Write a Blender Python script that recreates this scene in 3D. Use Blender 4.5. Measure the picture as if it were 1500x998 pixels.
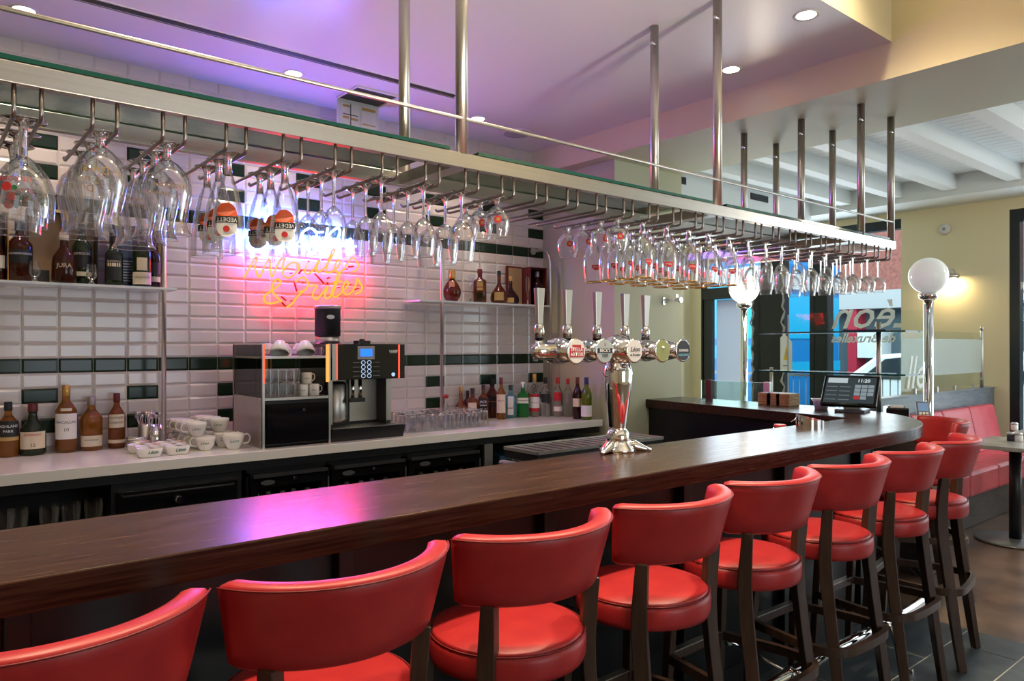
import bpy, math, random
from mathutils import Vector, Matrix
R = math.radians; PI = math.pi
random.seed(7)
for o in list(bpy.data.objects): bpy.data.objects.remove(o)
SC = bpy.context.scene
COL = SC.collection
# ------------------------------------------------------------------ camera, world, lights, exposure
F = 1075.0; U0 = 750.0; V0 = 506.0; CH = 1.5; TH = R(50.6); CT = math.cos(TH); ST = math.sin(TH)
cam = bpy.data.objects.new('camera', bpy.data.cameras.new('camera')); COL.objects.link(cam)
cam.data.sensor_width = 36; cam.data.lens = 36*F/1500; cam.data.shift_y = 7/1500; cam.data.clip_start = .05
cam.location = (0, 0, CH); cam.rotation_euler = (PI/2, 0, TH-PI/2); SC.camera = cam
SC.view_settings.view_transform = 'Standard'; SC.view_settings.look = 'None'
SC.view_settings.gamma = 1; SC.view_settings.use_curve_mapping = False; SC.view_settings.exposure = 0.3
cy = SC.cycles
cy.max_bounces = 10; cy.diffuse_bounces = 4; cy.glossy_bounces = 5; cy.transmission_bounces = 10; cy.transparent_max_bounces = 48
cy.caustics_reflective = False; cy.caustics_refractive = False; cy.sample_clamp_indirect = 6; cy.blur_glossy = .5
W = bpy.data.worlds.new('sky'); SC.world = W; W.use_nodes = True
W.node_tree.nodes['Background'].inputs[0].default_value = (.80, .91, 1, 1); W.node_tree.nodes['Background'].inputs[1].default_value = 3.4
def light(kind, name, loc, power, color, rot=(0, 0, 0), **k):
    l = bpy.data.lights.new(name, kind); l.energy = power; l.color = color
    for a, b in k.items(): setattr(l, a, b)
    o = bpy.data.objects.new(name, l); o.location = loc; o.rotation_euler = rot; COL.objects.link(o); return o
WARM = (1, .80, .55); COOL = (.80, .92, 1)
# added cool fill behind the camera, then daylight through the far shop windows
for x in (2.4,):
    light('AREA', 'front_fill', (x, -3.9, 1.75), 3, COOL, (R(90), 0, 0), shape='RECTANGLE', size=2.4, size_y=2.1)
light('AREA', 'daylight_far', (8.75, -.4, 1.7), 75, COOL, (0, R(90), 0), shape='RECTANGLE', size=2.3, size_y=5.4)
light('AREA', 'daylight_door', (8.75, 5.0, 1.7), 55, COOL, (0, R(90), 0), shape='RECTANGLE', size=2.3, size_y=2.6)
# unseen spots added low behind the camera to brighten the bar soffit
for p, rz in (((-.9, -1.5, .5), -6), ((.7, -1.6, .5), -10), ((2.0, -1.6, .5), -4)):
    light('SPOT', 'soffit_fill', p, 330, (1, .88, .74), (R(126), 0, R(rz)), spot_size=R(42), spot_blend=.8, shadow_soft_size=.2)
light('POINT', 'far_wall_fill', (7.1, .3, 2.7), 34, (1, .93, .80), shadow_soft_size=.15)  # unseen fill light, added to brighten the yellow far wall
# added upward spots washing the upper walls, then ceiling lamps over the seats (high ceiling in front of the bar, out of the frame)
for x, rx, rz in ((-1.2, 150, 0), (1.2, 150, -20), (2.6, 140, -60)):
    light('SPOT', 'upper_wall_fill', (x, -1.6, 2.5), 120, WARM, (R(rx), 0, R(rz)), spot_size=R(95), spot_blend=.8, shadow_soft_size=.12)
for x in (.3, 1.7, 3.1, 4.6, 6.3):
    light('SPOT', 'seat_lamp', (x, 1.57, 3.85), 235, WARM, spot_size=R(105), spot_blend=.7, shadow_soft_size=.10)
# ------------------------------------------------------------------ geometry of the photograph
def ray(u):
    t = (u-U0)/F; return CT+ST*t, ST-CT*t
def XatY(u, Y): a, b = ray(u); return Y*a/b
def YatX(u, X): a, b = ray(u); return X*b/a
def dep(X, Y): return CT*X+ST*Y
def zat(v, X, Y): return CH-(v-V0)*dep(X, Y)/F
def atz(u, v, z):
    d = (CH-z)*F/(v-V0); a, b = ray(u); return a*d, b*d
# ------------------------------------------------------------------ materials
def mat(name, col, rough=.5, metal=0, emit=None, es=0, trans=0, ior=1.45, coat=0, spec=.5, alpha=1, sheen=0):
    m = bpy.data.materials.new(name); m.use_nodes = True
    b = m.node_tree.nodes['Principled BSDF']; i = b.inputs
    i['Base Color'].default_value = (*col, 1); i['Roughness'].default_value = rough; i['Metallic'].default_value = metal
    i['Transmission Weight'].default_value = trans; i['IOR'].default_value = ior; i['Coat Weight'].default_value = coat
    i['Specular IOR Level'].default_value = spec; i['Coat Roughness'].default_value = .08
    if emit: i['Emission Color'].default_value = (*emit, 1); i['Emission Strength'].default_value = es
    m.diffuse_color = (*col, 1)
    return m
def nodes(m): return m.node_tree.nodes, m.node_tree.links, m.node_tree.nodes['Principled BSDF']
def noise_mix(m, c1, c2, scale=(1, 1, 1), nscale=5, detail=4, lo=.35, hi=.65, bump=0, rough=None):
    N, L, b = nodes(m)
    tc = N.new('ShaderNodeTexCoord'); mp = N.new('ShaderNodeMapping'); mp.inputs['Scale'].default_value = scale
    nz = N.new('ShaderNodeTexNoise'); nz.inputs['Scale'].default_value = nscale; nz.inputs['Detail'].default_value = detail
    cr = N.new('ShaderNodeValToRGB'); cr.color_ramp.elements[0].position = lo; cr.color_ramp.elements[1].position = hi
    cr.color_ramp.elements[0].color = (*c1, 1); cr.color_ramp.elements[1].color = (*c2, 1)
    L.new(tc.outputs['Object'], mp.inputs[0]); L.new(mp.outputs[0], nz.inputs['Vector']); L.new(nz.outputs[0], cr.inputs[0]); L.new(cr.outputs[0], b.inputs['Base Color'])
    if bump:
        bp = N.new('ShaderNodeBump'); bp.inputs['Strength'].default_value = bump; bp.inputs['Distance'].default_value = .002
        L.new(nz.outputs[0], bp.inputs['Height']); L.new(bp.outputs[0], b.inputs['Normal'])
    if rough:
        rr = N.new('ShaderNodeMapRange'); rr.inputs[3].default_value = rough[0]; rr.inputs[4].default_value = rough[1]
        L.new(nz.outputs[0], rr.inputs[0]); L.new(rr.outputs[0], b.inputs['Roughness'])
    return m
def thin_glass(name, tint, gloss=1.6, base=.03, rough=.03, haze=0):
    m = bpy.data.materials.new(name); m.use_nodes = True; N = m.node_tree.nodes; L = m.node_tree.links
    N.clear(); out = N.new('ShaderNodeOutputMaterial'); mx = N.new('ShaderNodeMixShader'); tr = N.new('ShaderNodeBsdfTransparent'); gl = N.new('ShaderNodeBsdfGlossy')
    tr.inputs[0].default_value = (*tint, 1); gl.inputs['Roughness'].default_value = rough
    fr = N.new('ShaderNodeFresnel'); fr.inputs[0].default_value = 1.5; ma = N.new('ShaderNodeMath'); ma.operation = 'MULTIPLY_ADD'; ma.use_clamp = True
    ma.inputs[1].default_value = gloss; ma.inputs[2].default_value = base
    L.new(fr.outputs[0], ma.inputs[0]); L.new(ma.outputs[0], mx.inputs[0]); L.new(tr.outputs[0], mx.inputs[1]); L.new(gl.outputs[0], mx.inputs[2]); L.new(mx.outputs[0], out.inputs[0])
    if haze:
        df = N.new('ShaderNodeBsdfTranslucent'); d2 = N.new('ShaderNodeBsdfDiffuse'); m2 = N.new('ShaderNodeMixShader'); m3 = N.new('ShaderNodeMixShader'); mb = N.new('ShaderNodeMath'); mb.operation = 'MULTIPLY_ADD'; mb.use_clamp = True
        mb.inputs[1].default_value = .30 if haze < .9 else 1; mb.inputs[2].default_value = haze; m2.inputs[0].default_value = .35 if haze < .9 else 0
        L.new(fr.outputs[0], mb.inputs[0]); L.new(df.outputs[0], m2.inputs[1]); L.new(d2.outputs[0], m2.inputs[2]); L.new(mb.outputs[0], m3.inputs[0]); L.new(tr.outputs[0], m3.inputs[1]); L.new(m2.outputs[0], m3.inputs[2]); L.new(m3.outputs[0], mx.inputs[1])
    return m
def glow(name, col, s):
    m = bpy.data.materials.new(name); m.use_nodes = True; N = m.node_tree.nodes; L = m.node_tree.links
    N.clear(); out = N.new('ShaderNodeOutputMaterial'); e = N.new('ShaderNodeEmission'); e.inputs[0].default_value = (*col, 1); e.inputs[1].default_value = s
    L.new(e.outputs[0], out.inputs[0]); return m
K = {}
K['cream'] = mat('cream_paint', (.76, .68, .44), .6)
K['cream2'] = mat('pale_green_paint', (.55, .56, .40), .6)
K['white'] = mat('white_paint', (.72, .72, .71), .55)
K['ceil'] = mat('ceiling_gloss_paint', (.70, .69, .70), .28)
K['plank'] = mat('white_boards', (.74, .78, .78), .5)
K['grout'] = mat('grout', (.62, .58, .55), .7)
K['tile'] = mat('white_glaze', (.70, .64, .61), .14, coat=.2)
K['tileg'] = mat('green_glaze', (.012, .028, .014), .16, spec=.32)
K['slate'] = noise_mix(mat('slate', (.04, .05, .06), .45), (.028, .040, .048), (.055, .072, .082), (1, 1, 1), 9, 6, bump=.3)
K['fgrout'] = mat('floor_grout', (.45, .45, .42), .8)
K['concrete'] = noise_mix(mat('stained_floor', (.14, .09, .06), .3), (.045, .026, .015), (.19, .115, .07), (1, 1, 1), 2.6, 8, .3, .7, bump=.15)
K['wood'] = noise_mix(mat('dark_oak', (.07, .035, .022), .25, spec=.28), (.015, .006, .004), (.062, .028, .015), (1.2, 30, 30), 4.0, 8, .3, .7, bump=.12, rough=(.17, .33))
K['leg'] = noise_mix(mat('walnut_stain', (.05, .03, .02), .4), (.030, .015, .010), (.060, .030, .019), (14, 14, 1.5), 4, 6, .3, .7)
K['black'] = mat('matt_black', (.008, .008, .009), .4)
K['blackgl'] = mat('gloss_black', (.006, .006, .007), .08)
K['dark'] = mat('charcoal', (.02, .02, .022), .5)
K['barfront'] = mat('black_bar_panel', (.005, .006, .007), .3)
K['steel'] = noise_mix(mat('brushed_steel', (.62, .60, .56), .3, 1), (.57, .545, .50), (.63, .60, .56), (.6, 120, 120), 3, 3)
K['steelr'] = mat('satin_steel', (.58, .55, .50), .36, 1)
K['chrome'] = mat('chrome', (.86, .86, .87), .05, 1)
K['rod'] = mat('dark_steel_rod', (.36, .32, .30), .28, 1)
K['quartz'] = mat('white_quartz', (.80, .78, .74), .16, coat=.2)
K['red'] = noise_mix(mat('red_leather', (.46, .018, .018), .40), (.31, .013, .017), (.36, .019, .019), (1, 1, 1), 14, 5, bump=.10)
K['redd'] = mat('red_seam', (.16, .006, .008), .5)
K['pink'] = noise_mix(mat('banquette_leather', (.55, .07, .09), .38), (.50, .055, .075), (.58, .085, .10), (1, 1, 1), 6, 4, bump=.1)
K['thin'] = thin_glass('thin_glass', (.99, .995, .995), .55, .02, .0, .025)
K['clearp'] = thin_glass('display_pane', (.95, .985, .975), .12, 0)
K['film'] = thin_glass('white_window_film', (1, 1, 1), 0, 0, .1, 1)
K['pane'] = thin_glass('window_pane', (.92, .98, .98), .1, 0)
K['gshelf'] = thin_glass('shelf_glass', (.80, .93, .88), 1.1, .01)
K['gedge'] = mat('green_glass_edge', (.010, .075, .055), .06, coat=.4)
K['frost'] = mat('frosted_film', (.80, .86, .84), .55, trans=.45)
K['stem'] = mat('solid_glass', (1, 1, 1), .01, trans=1, ior=1.48)
K['gold'] = mat('gold_line', (.75, .45, .14), .25, .8)
K['china'] = mat('white_china', (.80, .77, .70), .16, coat=.3)
K['green'] = mat('green_print', (.02, .16, .07), .5)
K['paper'] = mat('cream_label', (.72, .63, .46), .6)
K['wlabel'] = mat('white_label', (.80, .79, .76), .55)
K['blabel'] = mat('black_label', (.015, .015, .017), .45)
K['rlabel'] = mat('red_label', (.50, .02, .03), .45)
K['glabel'] = mat('gold_label', (.55, .36, .12), .45)
K['ink'] = mat('black_ink', (.02, .02, .02), .6)
K['goldink'] = mat('gold_ink', (.45, .27, .07), .5)
K['whiteink'] = mat('white_ink', (.85, .85, .83), .6)
K['redink'] = mat('red_ink', (.55, .03, .03), .6)
def bglass(n, c, t=.75): return mat(n, c, .05, trans=t, ior=1.40)
K['amber'] = bglass('amber_spirit', (.62, .23, .035)); K['damber'] = bglass('dark_amber_spirit', (.40, .11, .03)); K['brown'] = bglass('brown_bottle', (.10, .025, .012), .6)
K['dgreen'] = bglass('dark_green_bottle', (.03, .05, .02), .5); K['ggreen'] = bglass('bright_green_bottle', (.01, .33, .05), .6); K['bblue'] = bglass('pale_blue_bottle', (.16, .55, .66), .7)
K['clear'] = bglass('clear_bottle', (.86, .86, .84), .9); K['olive'] = bglass('olive_bottle', (.22, .26, .03), .6); K['wine'] = bglass('red_wine_bottle', (.04, .008, .008), .5); K['cognac'] = bglass('cognac_bottle', (.18, .03, .01), .6)
K['lamp'] = glow('lamp_lens', (1, .86, .62), 14)
K['globe'] = mat('opal_globe', (.85, .86, .84), .12, emit=(.95, 1, .95), es=.22)  # faint glow put into the unlit globe so it reads whiter
K['globeon'] = glow('lit_globe', (1, .93, .78), 2.6)
K['neonb'] = glow('blue_neon', (.07, .165, 1), 125)
K['neono'] = glow('orange_neon', (1.0, .0115, .0012), 42)
K['electrode'] = mat('neon_black_out', (.10, .004, .012), .5)
K['ledr'] = glow('red_light_strip', (1, .06, .03), 2.4)
K['ledo'] = glow('orange_light_strip', (1, .20, .05), 2.2)
K['scrblue'] = glow('blue_screen', (.03, .20, 1), 1.3)
K['icon'] = glow('icon_light', (.55, .72, 1), .8)
K['brick'] = noise_mix(mat('red_brick', (.30, .10, .08), .8), (.22, .075, .06), (.33, .12, .09), (1, 1, 1), 14, 5)
K['stone'] = mat('pale_stone', (.42, .44, .44), .7)
K['bus'] = mat('blue_bus_paint', (.0, .17, .46), .3)
K['bus2'] = mat('cyan_bus_paint', (.0, .34, .60), .3)
K['car'] = mat('white_car_paint', (.75, .78, .80), .25)
K['carglass'] = mat('car_glass', (.03, .04, .05), .08)
K['asphalt'] = mat('asphalt', (.10, .11, .12), .8)
K['frame'] = mat('window_frame_paint', (.010, .016, .018), .35)
K['shopred'] = mat('shop_red', (.45, .02, .05), .5)
K['shopgreen'] = mat('shop_green', (.02, .12, .09), .5)
K['shopdark'] = mat('shop_window', (.11, .15, .17), .15)
K['boxwood'] = noise_mix(mat('box_wood', (.45, .24, .08), .6), (.34, .17, .05), (.50, .28, .10), (2, 20, 20), 4, 4)
K['tan'] = mat('tan_box', (.42, .28, .15), .6)
K['navy'] = mat('navy_box', (.010, .022, .060), .4)
K['grey'] = mat('grey_metal', (.20, .21, .22), .35, .6)
K['partition'] = noise_mix(mat('grey_partition', (.14, .16, .18), .4), (.11, .13, .15), (.17, .19, .21), (1, 1, 6), 6, 5)
K['darkwood'] = noise_mix(mat('dark_plinth', (.05, .04, .035), .5), (.04, .032, .028), (.07, .055, .045), (2, 2, 20), 3, 5)
K['stonetop'] = noise_mix(mat('pale_table_top', (.45, .42, .37), .22), (.34, .32, .28), (.52, .48, .42), (1, 1, 1), 7, 5)
K['purple'] = mat('purple_can', (.16, .06, .18), .4)
K['goldcap'] = mat('gold_cap', (.60, .36, .10), .3, .7)
K['redcap'] = mat('red_cap', (.45, .03, .03), .35)
K['bluecap'] = mat('blue_cap', (.03, .03, .16), .35)
K['cork'] = mat('cork', (.42, .25, .12), .6)
K['greycap'] = mat('grey_cap', (.35, .33, .33), .35, .5)
K['winecap'] = mat('burgundy_cap', (.14, .02, .02), .4)
# ------------------------------------------------------------------ mesh building
class MB:
    def __init__(s): s.v = []; s.f = []; s.m = []; s.sm = []
    def add(s, vs, fs, m=0, sm=False):
        o = len(s.v); s.v += [tuple(p) for p in vs]
        for f in fs: s.f.append([i+o for i in f]); s.m.append(m); s.sm.append(sm)
        return s
    def box(s, x0, x1, y0, y1, z0, z1, m=0):
        return s.add([(x, y, z) for z in (z0, z1) for y in (y0, y1) for x in (x0, x1)], [(0, 2, 3, 1), (4, 5, 7, 6), (0, 1, 5, 4), (2, 6, 7, 3), (0, 4, 6, 2), (1, 3, 7, 5)], m)
    def prism(s, poly, z0, z1, m=0):
        n = len(poly); vs = [(x, y, z0) for x, y in poly]+[(x, y, z1) for x, y in poly]
        return s.add(vs, [tuple(range(n-1, -1, -1)), tuple(range(n, 2*n))]+[(i, (i+1) % n, n+(i+1) % n, n+i) for i in range(n)], m)
    def lathe(s, prof, n=20, m=0, c=(0, 0, 0), sq=0, cap=True, ax='z'):
        vs = []
        for r, z in prof:
            for i in range(n):
                a = 2*PI*(i+.5)/n; ca, sa = math.cos(a), math.sin(a); q = r
                if sq: q = r/((abs(ca)**sq+abs(sa)**sq)**(1/sq))
                p = (q*ca, q*sa, z)
                if ax == 'y': p = (p[0], -p[2], p[1])
                if ax == 'x': p = (p[2], p[0], p[1])
                vs.append((p[0]+c[0], p[1]+c[1], p[2]+c[2]))
        fs = [(k*n+i, k*n+(i+1) % n, (k+1)*n+(i+1) % n, (k+1)*n+i) for k in range(len(prof)-1) for i in range(n)]
        s.add(vs, fs, m, True)
        if cap:
            o = len(s.v)-len(vs)
            s.f += [[o+i for i in range(n-1, -1, -1)], [o+(len(prof)-1)*n+i for i in range(n)]]; s.m += [m, m]; s.sm += [False, False]
        return s
    def cyl(s, c, r, z0, z1, n=16, m=0, r2=None): return s.lathe([(r, z0), (r if r2 is None else r2, z1)], n, m, (c[0], c[1], 0))
    def ball(s, c, r, n=16, k=9, m=0, sz=1):
        return s.lathe([(max(1e-4, r*math.sin(PI*i/k)), -r*sz*math.cos(PI*i/k)) for i in range(k+1)], n, m, c, cap=False)
    def tube(s, path, r, n=8, m=0, closed=False, wh=None, up=None):
        P = [Vector(p) for p in path]; N = len(P); rings = []
        T = []
        for i in range(N):
            a = P[(i-1) % N] if closed or i > 0 else P[0]; b = P[(i+1) % N] if closed or i < N-1 else P[-1]
            T.append((b-a).normalized())
        ref = Vector(up) if up else (Vector((0, 0, 1)) if abs(T[0].z) < .9 else Vector((1, 0, 0)))
        u = (ref-T[0]*ref.dot(T[0])).normalized(); vs = []
        for i in range(N):
            if up: ref = Vector(up); u = (ref-T[i]*ref.dot(T[i])).normalized()
            else: u = (u-T[i]*u.dot(T[i])).normalized()
            w = T[i].cross(u)
            if wh:
                a, b = wh[i] if isinstance(wh, list) else wh
                for x, y in ((-a, -b), (a, -b), (a, b), (-a, b)): vs.append(P[i]+w*x+u*y)
            else:
                rr = r[i] if isinstance(r, (list, tuple)) else r
                for k in range(n): vs.append(P[i]+(w*math.cos(2*PI*k/n)+u*math.sin(2*PI*k/n))*rr)
        q = 4 if wh else n; M = N if closed else N-1
        fs = [(k*q+i, k*q+(i+1) % q, ((k+1) % N)*q+(i+1) % q, ((k+1) % N)*q+i) for k in range(M) for i in range(q)]
        s.add(vs, fs, m, not wh)
        if not closed:
            o = len(s.v)-len(vs)
            s.f += [[o+i for i in range(q-1, -1, -1)], [o+(N-1)*q+i for i in range(q)]]; s.m += [m, m]; s.sm += [False, False]
        return s
    def mesh(s, name, mats):
        me = bpy.data.meshes.new(name); me.from_pydata(s.v, [], s.f)
        for x in (mats if isinstance(mats, (list, tuple)) else [mats]): me.materials.append(K[x] if isinstance(x, str) else x)
        me.polygons.foreach_set('material_index', s.m); me.polygons.foreach_set('use_smooth', s.sm)
        me.update(); me.validate()
        return me
    def build(s, name, mats, parent=None, loc=(0, 0, 0), rz=0, bevel=0, **tags):
        return place(s.mesh(name, mats), name, parent, loc, rz, bevel, **tags)
def place(me, name, parent=None, loc=(0, 0, 0), rz=0, bevel=0, **tags):
    o = bpy.data.objects.new(name, me); COL.objects.link(o); o.parent = parent; o.location = loc; o.rotation_euler = (0, 0, rz) if not isinstance(rz, tuple) else rz
    if bevel:
        b = o.modifiers.new('bevel', 'BEVEL'); b.width = bevel; b.segments = 2; b.limit_method = 'ANGLE'; b.angle_limit = R(40)
    for k, v in tags.items(): o[k] = v
    return o
def thing(name, label, cat, loc=(0, 0, 0), rz=0, group=None):
    o = bpy.data.objects.new(name, None); COL.objects.link(o); o.location = loc; o.rotation_euler = (0, 0, rz); o['label'] = label; o['category'] = cat
    o.empty_display_size = .05
    if group: o['group'] = group
    return o
def tag(o, label, cat, group=None):
    o['label'] = label; o['category'] = cat
    if group: o['group'] = group
    return o
KIDS = {}
def dup(root, loc, rz, label, group=None):
    r = root.copy(); COL.objects.link(r); r.location = loc; r.rotation_euler = (0, 0, rz); r['label'] = label
    if group: r['group'] = group
    for c in root.children:
        d = c.copy(); COL.objects.link(d); d.parent = r
        for g in c.children:
            e = g.copy(); COL.objects.link(e); e.parent = d
    return r
def struct(o): o['kind'] = 'structure'; return o
_tx = {}
def text_mesh(s, size, m, shear=0, bold=0, wrap=0, mirror=False, ext=0, sx=1):
    key = (s, size, m, shear, wrap, mirror, sx)
    if key in _tx: return _tx[key]
    c = bpy.data.curves.new('lettering', 'FONT'); c.body = s; c.size = size; c.shear = shear; c.align_x = 'CENTER'; c.align_y = 'CENTER'; c.resolution_u = 2; c.offset = bold; c.extrude = ext
    o = bpy.data.objects.new('lettering', c); COL.objects.link(o)
    dg = bpy.context.evaluated_depsgraph_get(); me = bpy.data.meshes.new_from_object(o.evaluated_get(dg))
    bpy.data.objects.remove(o); bpy.data.curves.remove(c)
    for v in me.vertices:
        x, y, z = v.co; x *= sx
        if mirror: x = -x
        if wrap: v.co = (wrap*math.sin(x/wrap), -wrap*math.cos(x/wrap), y)
        else: v.co = (x, -z, y)
    me.materials.clear(); me.materials.append(K[m]); me.name = 'lettering'
    _tx[key] = me; return me
def smooth(pts, k=6, closed=False):
    P = [Vector(p) for p in pts]; n = len(P); out = []
    for i in range(n if closed else n-1):
        p0 = P[(i-1) % n] if closed or i > 0 else P[i]; p1 = P[i]; p2 = P[(i+1) % n]; p3 = P[(i+2) % n] if closed or i < n-2 else p2
        for j in range(k):
            t = j/k; out.append(.5*((2*p1)+(p2-p0)*t+(2*p0-5*p1+4*p2-p3)*t*t+(3*p1-p0-3*p2+p3)*t**3))
    if not closed: out.append(P[-1])
    return out
ORD = 'zeroth first second third fourth fifth sixth seventh eighth ninth tenth eleventh twelfth thirteenth fourteenth fifteenth sixteenth seventeenth eighteenth nineteenth twentieth'.split()
ORD += ['twenty-'+x for x in ORD[1:10]]+['thirtieth']
# ------------------------------------------------------------------ the setting
YW = 4.67; XC = 4.18; ZC = 3.12; YS = 1.74; XB0, XB1 = 4.05, 5.01; ZB = 2.926; XF = 8.9; YG = 3.85; ZK = .925; YK = 3.95
# floor: stained concrete, with a strip of slate tiles along the bar
fl = struct(MB().box(-3.2, 9.1, -4.2, 6.9, -.1, -.004).build('floor', 'concrete'))
MB().box(-3, 4.32, .28, 2.1, -.0035, -.001).build('grout_bed', 'fgrout', fl)
for k, (y0, y1, off) in enumerate([(1.755, 2.05, 4.065), (1.46, 1.755, 4.365), (1.166, 1.46, 4.065), (.872, 1.166, 4.365), (.578, .872, 4.065), (.284, .578, 4.365)]):
    x = off+.6
    while x > -.6:
        a, b = max(x-.6, -.6), min(x, 4.32)
        if b-a > .02: MB().box(a+.004, b-.004, y0+.004, y1-.004, -.003, .001+.0006*random.random()).build('floor_tile', 'slate', fl)
        x -= .6
# back wall: grout, bevelled metro tiles, white with green courses
wb = struct(MB().box(-3.2, XC, YW, YW+.15, 0, ZC+.1).build('wall_back', 'grout'))
TP, TW = .081, .1691; ZS = 1.429
def metro(name, m):
    w, h, b, d = TW/2-.0010, TP/2-.0010, .011, .0045
    o = [(-w, -h), (w, -h), (w, h), (-w, h)]; i = [(-w+b, -h+b), (w-b, -h+b), (w-b, h-b), (-w+b, h-b)]
    vs = [(x, 0, z) for x, z in o]+[(x, -.003, z) for x, z in o]+[(x, -.003-d, z) for x, z in i]
    fs = [(k, (k+1) % 4, 4+(k+1) % 4, 4+k) for k in range(4)]+[(4+k, 4+(k+1) % 4, 8+(k+1) % 4, 8+k) for k in range(4)]+[(8, 9, 10, 11)]
    return vs, fs
TV, TFc = metro('t', 0)
TM = [MB().add(TV, TFc).mesh('tile', m) for m in ('tile', 'tileg')]
cells = []
for r in range(-7, 22):          # r = 0 is the lower full green course
    z = ZS-TP/2+r*TP
    if z-TP/2 < ZK-.03 or z > ZC-.02: continue
    for c in range(0, 30):       # c = 0 is the tile in the corner
        x = XC-TW/2-c*TW
        g = r in (0, 11) or (c % 3 == 0 and r in (-2, -4, 13, 15))
        cells.append((x, z, g))
near = sorted([q for q in cells if q[0] > .30 and .93 < q[1] < 2.75], key=lambda q: q[0]+.12*abs(q[1]-1.5))[:300]
ns = set(near); rest = MB()
for x, z, g in cells:
    if (x, z, g) in ns: place(TM[1 if g else 0], 'tile', wb, (x, YW+.0022, z))
    else: rest.add([(a+x, b+YW+.0022, c+z) for a, b, c in TV], TFc, 1 if g else 0)
rest.build('tile_field', ['tile', 'tileg'], wb, kind='stuff')
# alcove side wall block, far green wall, other walls
struct(MB().box(XC, 5.0, YG, 6.9, 0, 3.3).build('wall_right', 'cream2'))
struct(MB().box(5.0, XF, 6.67, 6.9, 0, 3.4).build('wall_beyond', 'cream'))
struct(MB().box(-3.3, -3.2, -4.2, 6.9, 0, 4.2).build('wall_left', 'cream'))
wf = MB(); xs = [-3.2, 1.15, 1.15, 3.65, 3.65, 9.1]
wf.box(-3.2, 9.1, -4.1, -4, 0, .6).box(-3.2, 9.1, -4.1, -4, 2.9, 4.2)
for i in (0, 4): wf.box(xs[i], xs[i+1], -4.1, -4, .6, 2.9)
struct(wf.build('wall_front', 'cream'))
# ceilings: bar soffit, high ceiling, bulkhead, boarded ceiling with beams
c1 = MB().box(-3.2, XB0, YS, YW+.15, ZC, 4.2).build('ceiling', ['ceil', 'cream'])
struct(c1)
for p in c1.data.polygons:
    if abs(p.normal.z) < .5: p.material_index = 1
struct(MB().box(-3.2, XB0, -4.1, YS, 4.0, 4.2).build('ceiling_high', 'white'))
bk = MB().box(XB0, XB1, -4.1, 6.9, ZB, 4.2).build('trim_1', ['cream', 'cream2']); struct(bk)
for p in bk.data.polygons:
    if p.normal.z < -.5: p.material_index = 1
pl = MB(); x = XB1
while x < XF: pl.box(x+.003, x+.117, -4.1, 6.9, 3.25, 3.27); x += .12
cp = struct(MB().box(XB1, 9.1, -4.1, 6.9, 3.272, 3.4).build('ceiling_boarded', 'plank'))
pl.build('ceiling_boards', 'plank', cp, kind='stuff')
for y in (-.95, -.4, .15, .70, 1.25, 1.80, 2.35, 2.92, 3.45, 4.0, 4.55, 5.1, 5.65, 6.2):
    MB().box(XB1, 8.32, y, y+.12, 3.10, 3.25).build('ceiling_beam', 'plank', cp)
struct(MB().box(8.3, 9.1, -4.1, 6.9, 3.04, 3.27).build('trim_2', 'plank'))
# far wall with door and windows
y_l, y_r = YatX(1027, XF), YatX(1320, XF); yq = YatX(1462, XF)
fw = MB().box(XF, XF+.2, y_l, 6.9, 0, 3.04).box(XF, XF+.2, yq, y_r, 0, 3.04).box(XF, XF+.2, y_r, y_l, 2.97, 3.04)
yw2 = yq-.10
fw.box(XF, XF+.2, -4.1, -3.2, 0, 3.04).box(XF, XF+.2, -3.2, yw2, 2.92, 3.04).box(XF, XF+.2, -3.2, yw2, 0, .32).box(XF-.0, XF+.2, yw2, yq, 0, 3.04)
struct(fw.build('wall_far', 'cream'))
def frame_bar(name, u0, u1, z0, z1, par, x0=XF+.02, x1=XF+.10, m='frame'):
    a, b = YatX(u0, XF), YatX(u1, XF); return MB().box(x0, x1, b, a, z0, z1).build(name, m, par, bevel=.004)
dr = struct(MB().box(XF, XF+.12, YatX(1029, XF), y_l, 0, 2.97).build('door_1', 'frame'))
frame_bar('door_stile', 1029, 1041, 0, 2.2, dr); frame_bar('door_stile', 1100, 1114, 0, 2.2, dr)
frame_bar('door_head', 1029, 1114, 2.16, 2.32, dr, XF+.0, XF+.12); frame_bar('door_rail', 1041, 1100, 0, .18, dr)
frame_bar('transom_pane', 1041, 1100, 2.32, 2.9, dr, XF+.05, XF+.058, 'pane')
frame_bar('door_pane', 1041, 1100, .18, 2.16, dr, XF+.05, XF+.058, 'pane'); frame_bar('white_film', 1047, 1089, .18, 2.15, dr, XF+.044, XF+.046, 'film')
frame_bar('jamb', 1114, 1148, 0, 2.97, dr, XF+.0, XF+.14)
w1 = struct(MB().box(XF, XF+.12, YatX(1187, XF), YatX(1146, XF), 2.86, 2.97).build('window_1', 'frame'))
frame_bar('window_pane', 1148, 1187, .3, 2.86, w1, XF+.05, XF+.058, 'pane'); frame_bar('window_sill', 1148, 1187, .0, .3, w1)
frame_bar('mullion', 1187, 1213, 0, 2.97, w1, XF-.02, XF+.14); frame_bar('mullion_bead', 1191, 1194, 0, 2.97, w1, XF-.03, XF-.02)
w2 = struct(MB().box(XF, XF+.12, y_r, YatX(1213, XF), 2.86, 2.97).build('window_2', 'frame'))
frame_bar('window_pane', 1213, 1320, .3, 2.86, w2, XF+.05, XF+.058, 'pane'); frame_bar('window_sill', 1213, 1320, 0, .3, w2)
w3 = struct(MB().box(XF+.02, XF+.14, -3.2, yw2, 2.80, 2.92).build('window_3', 'frame'))
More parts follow.
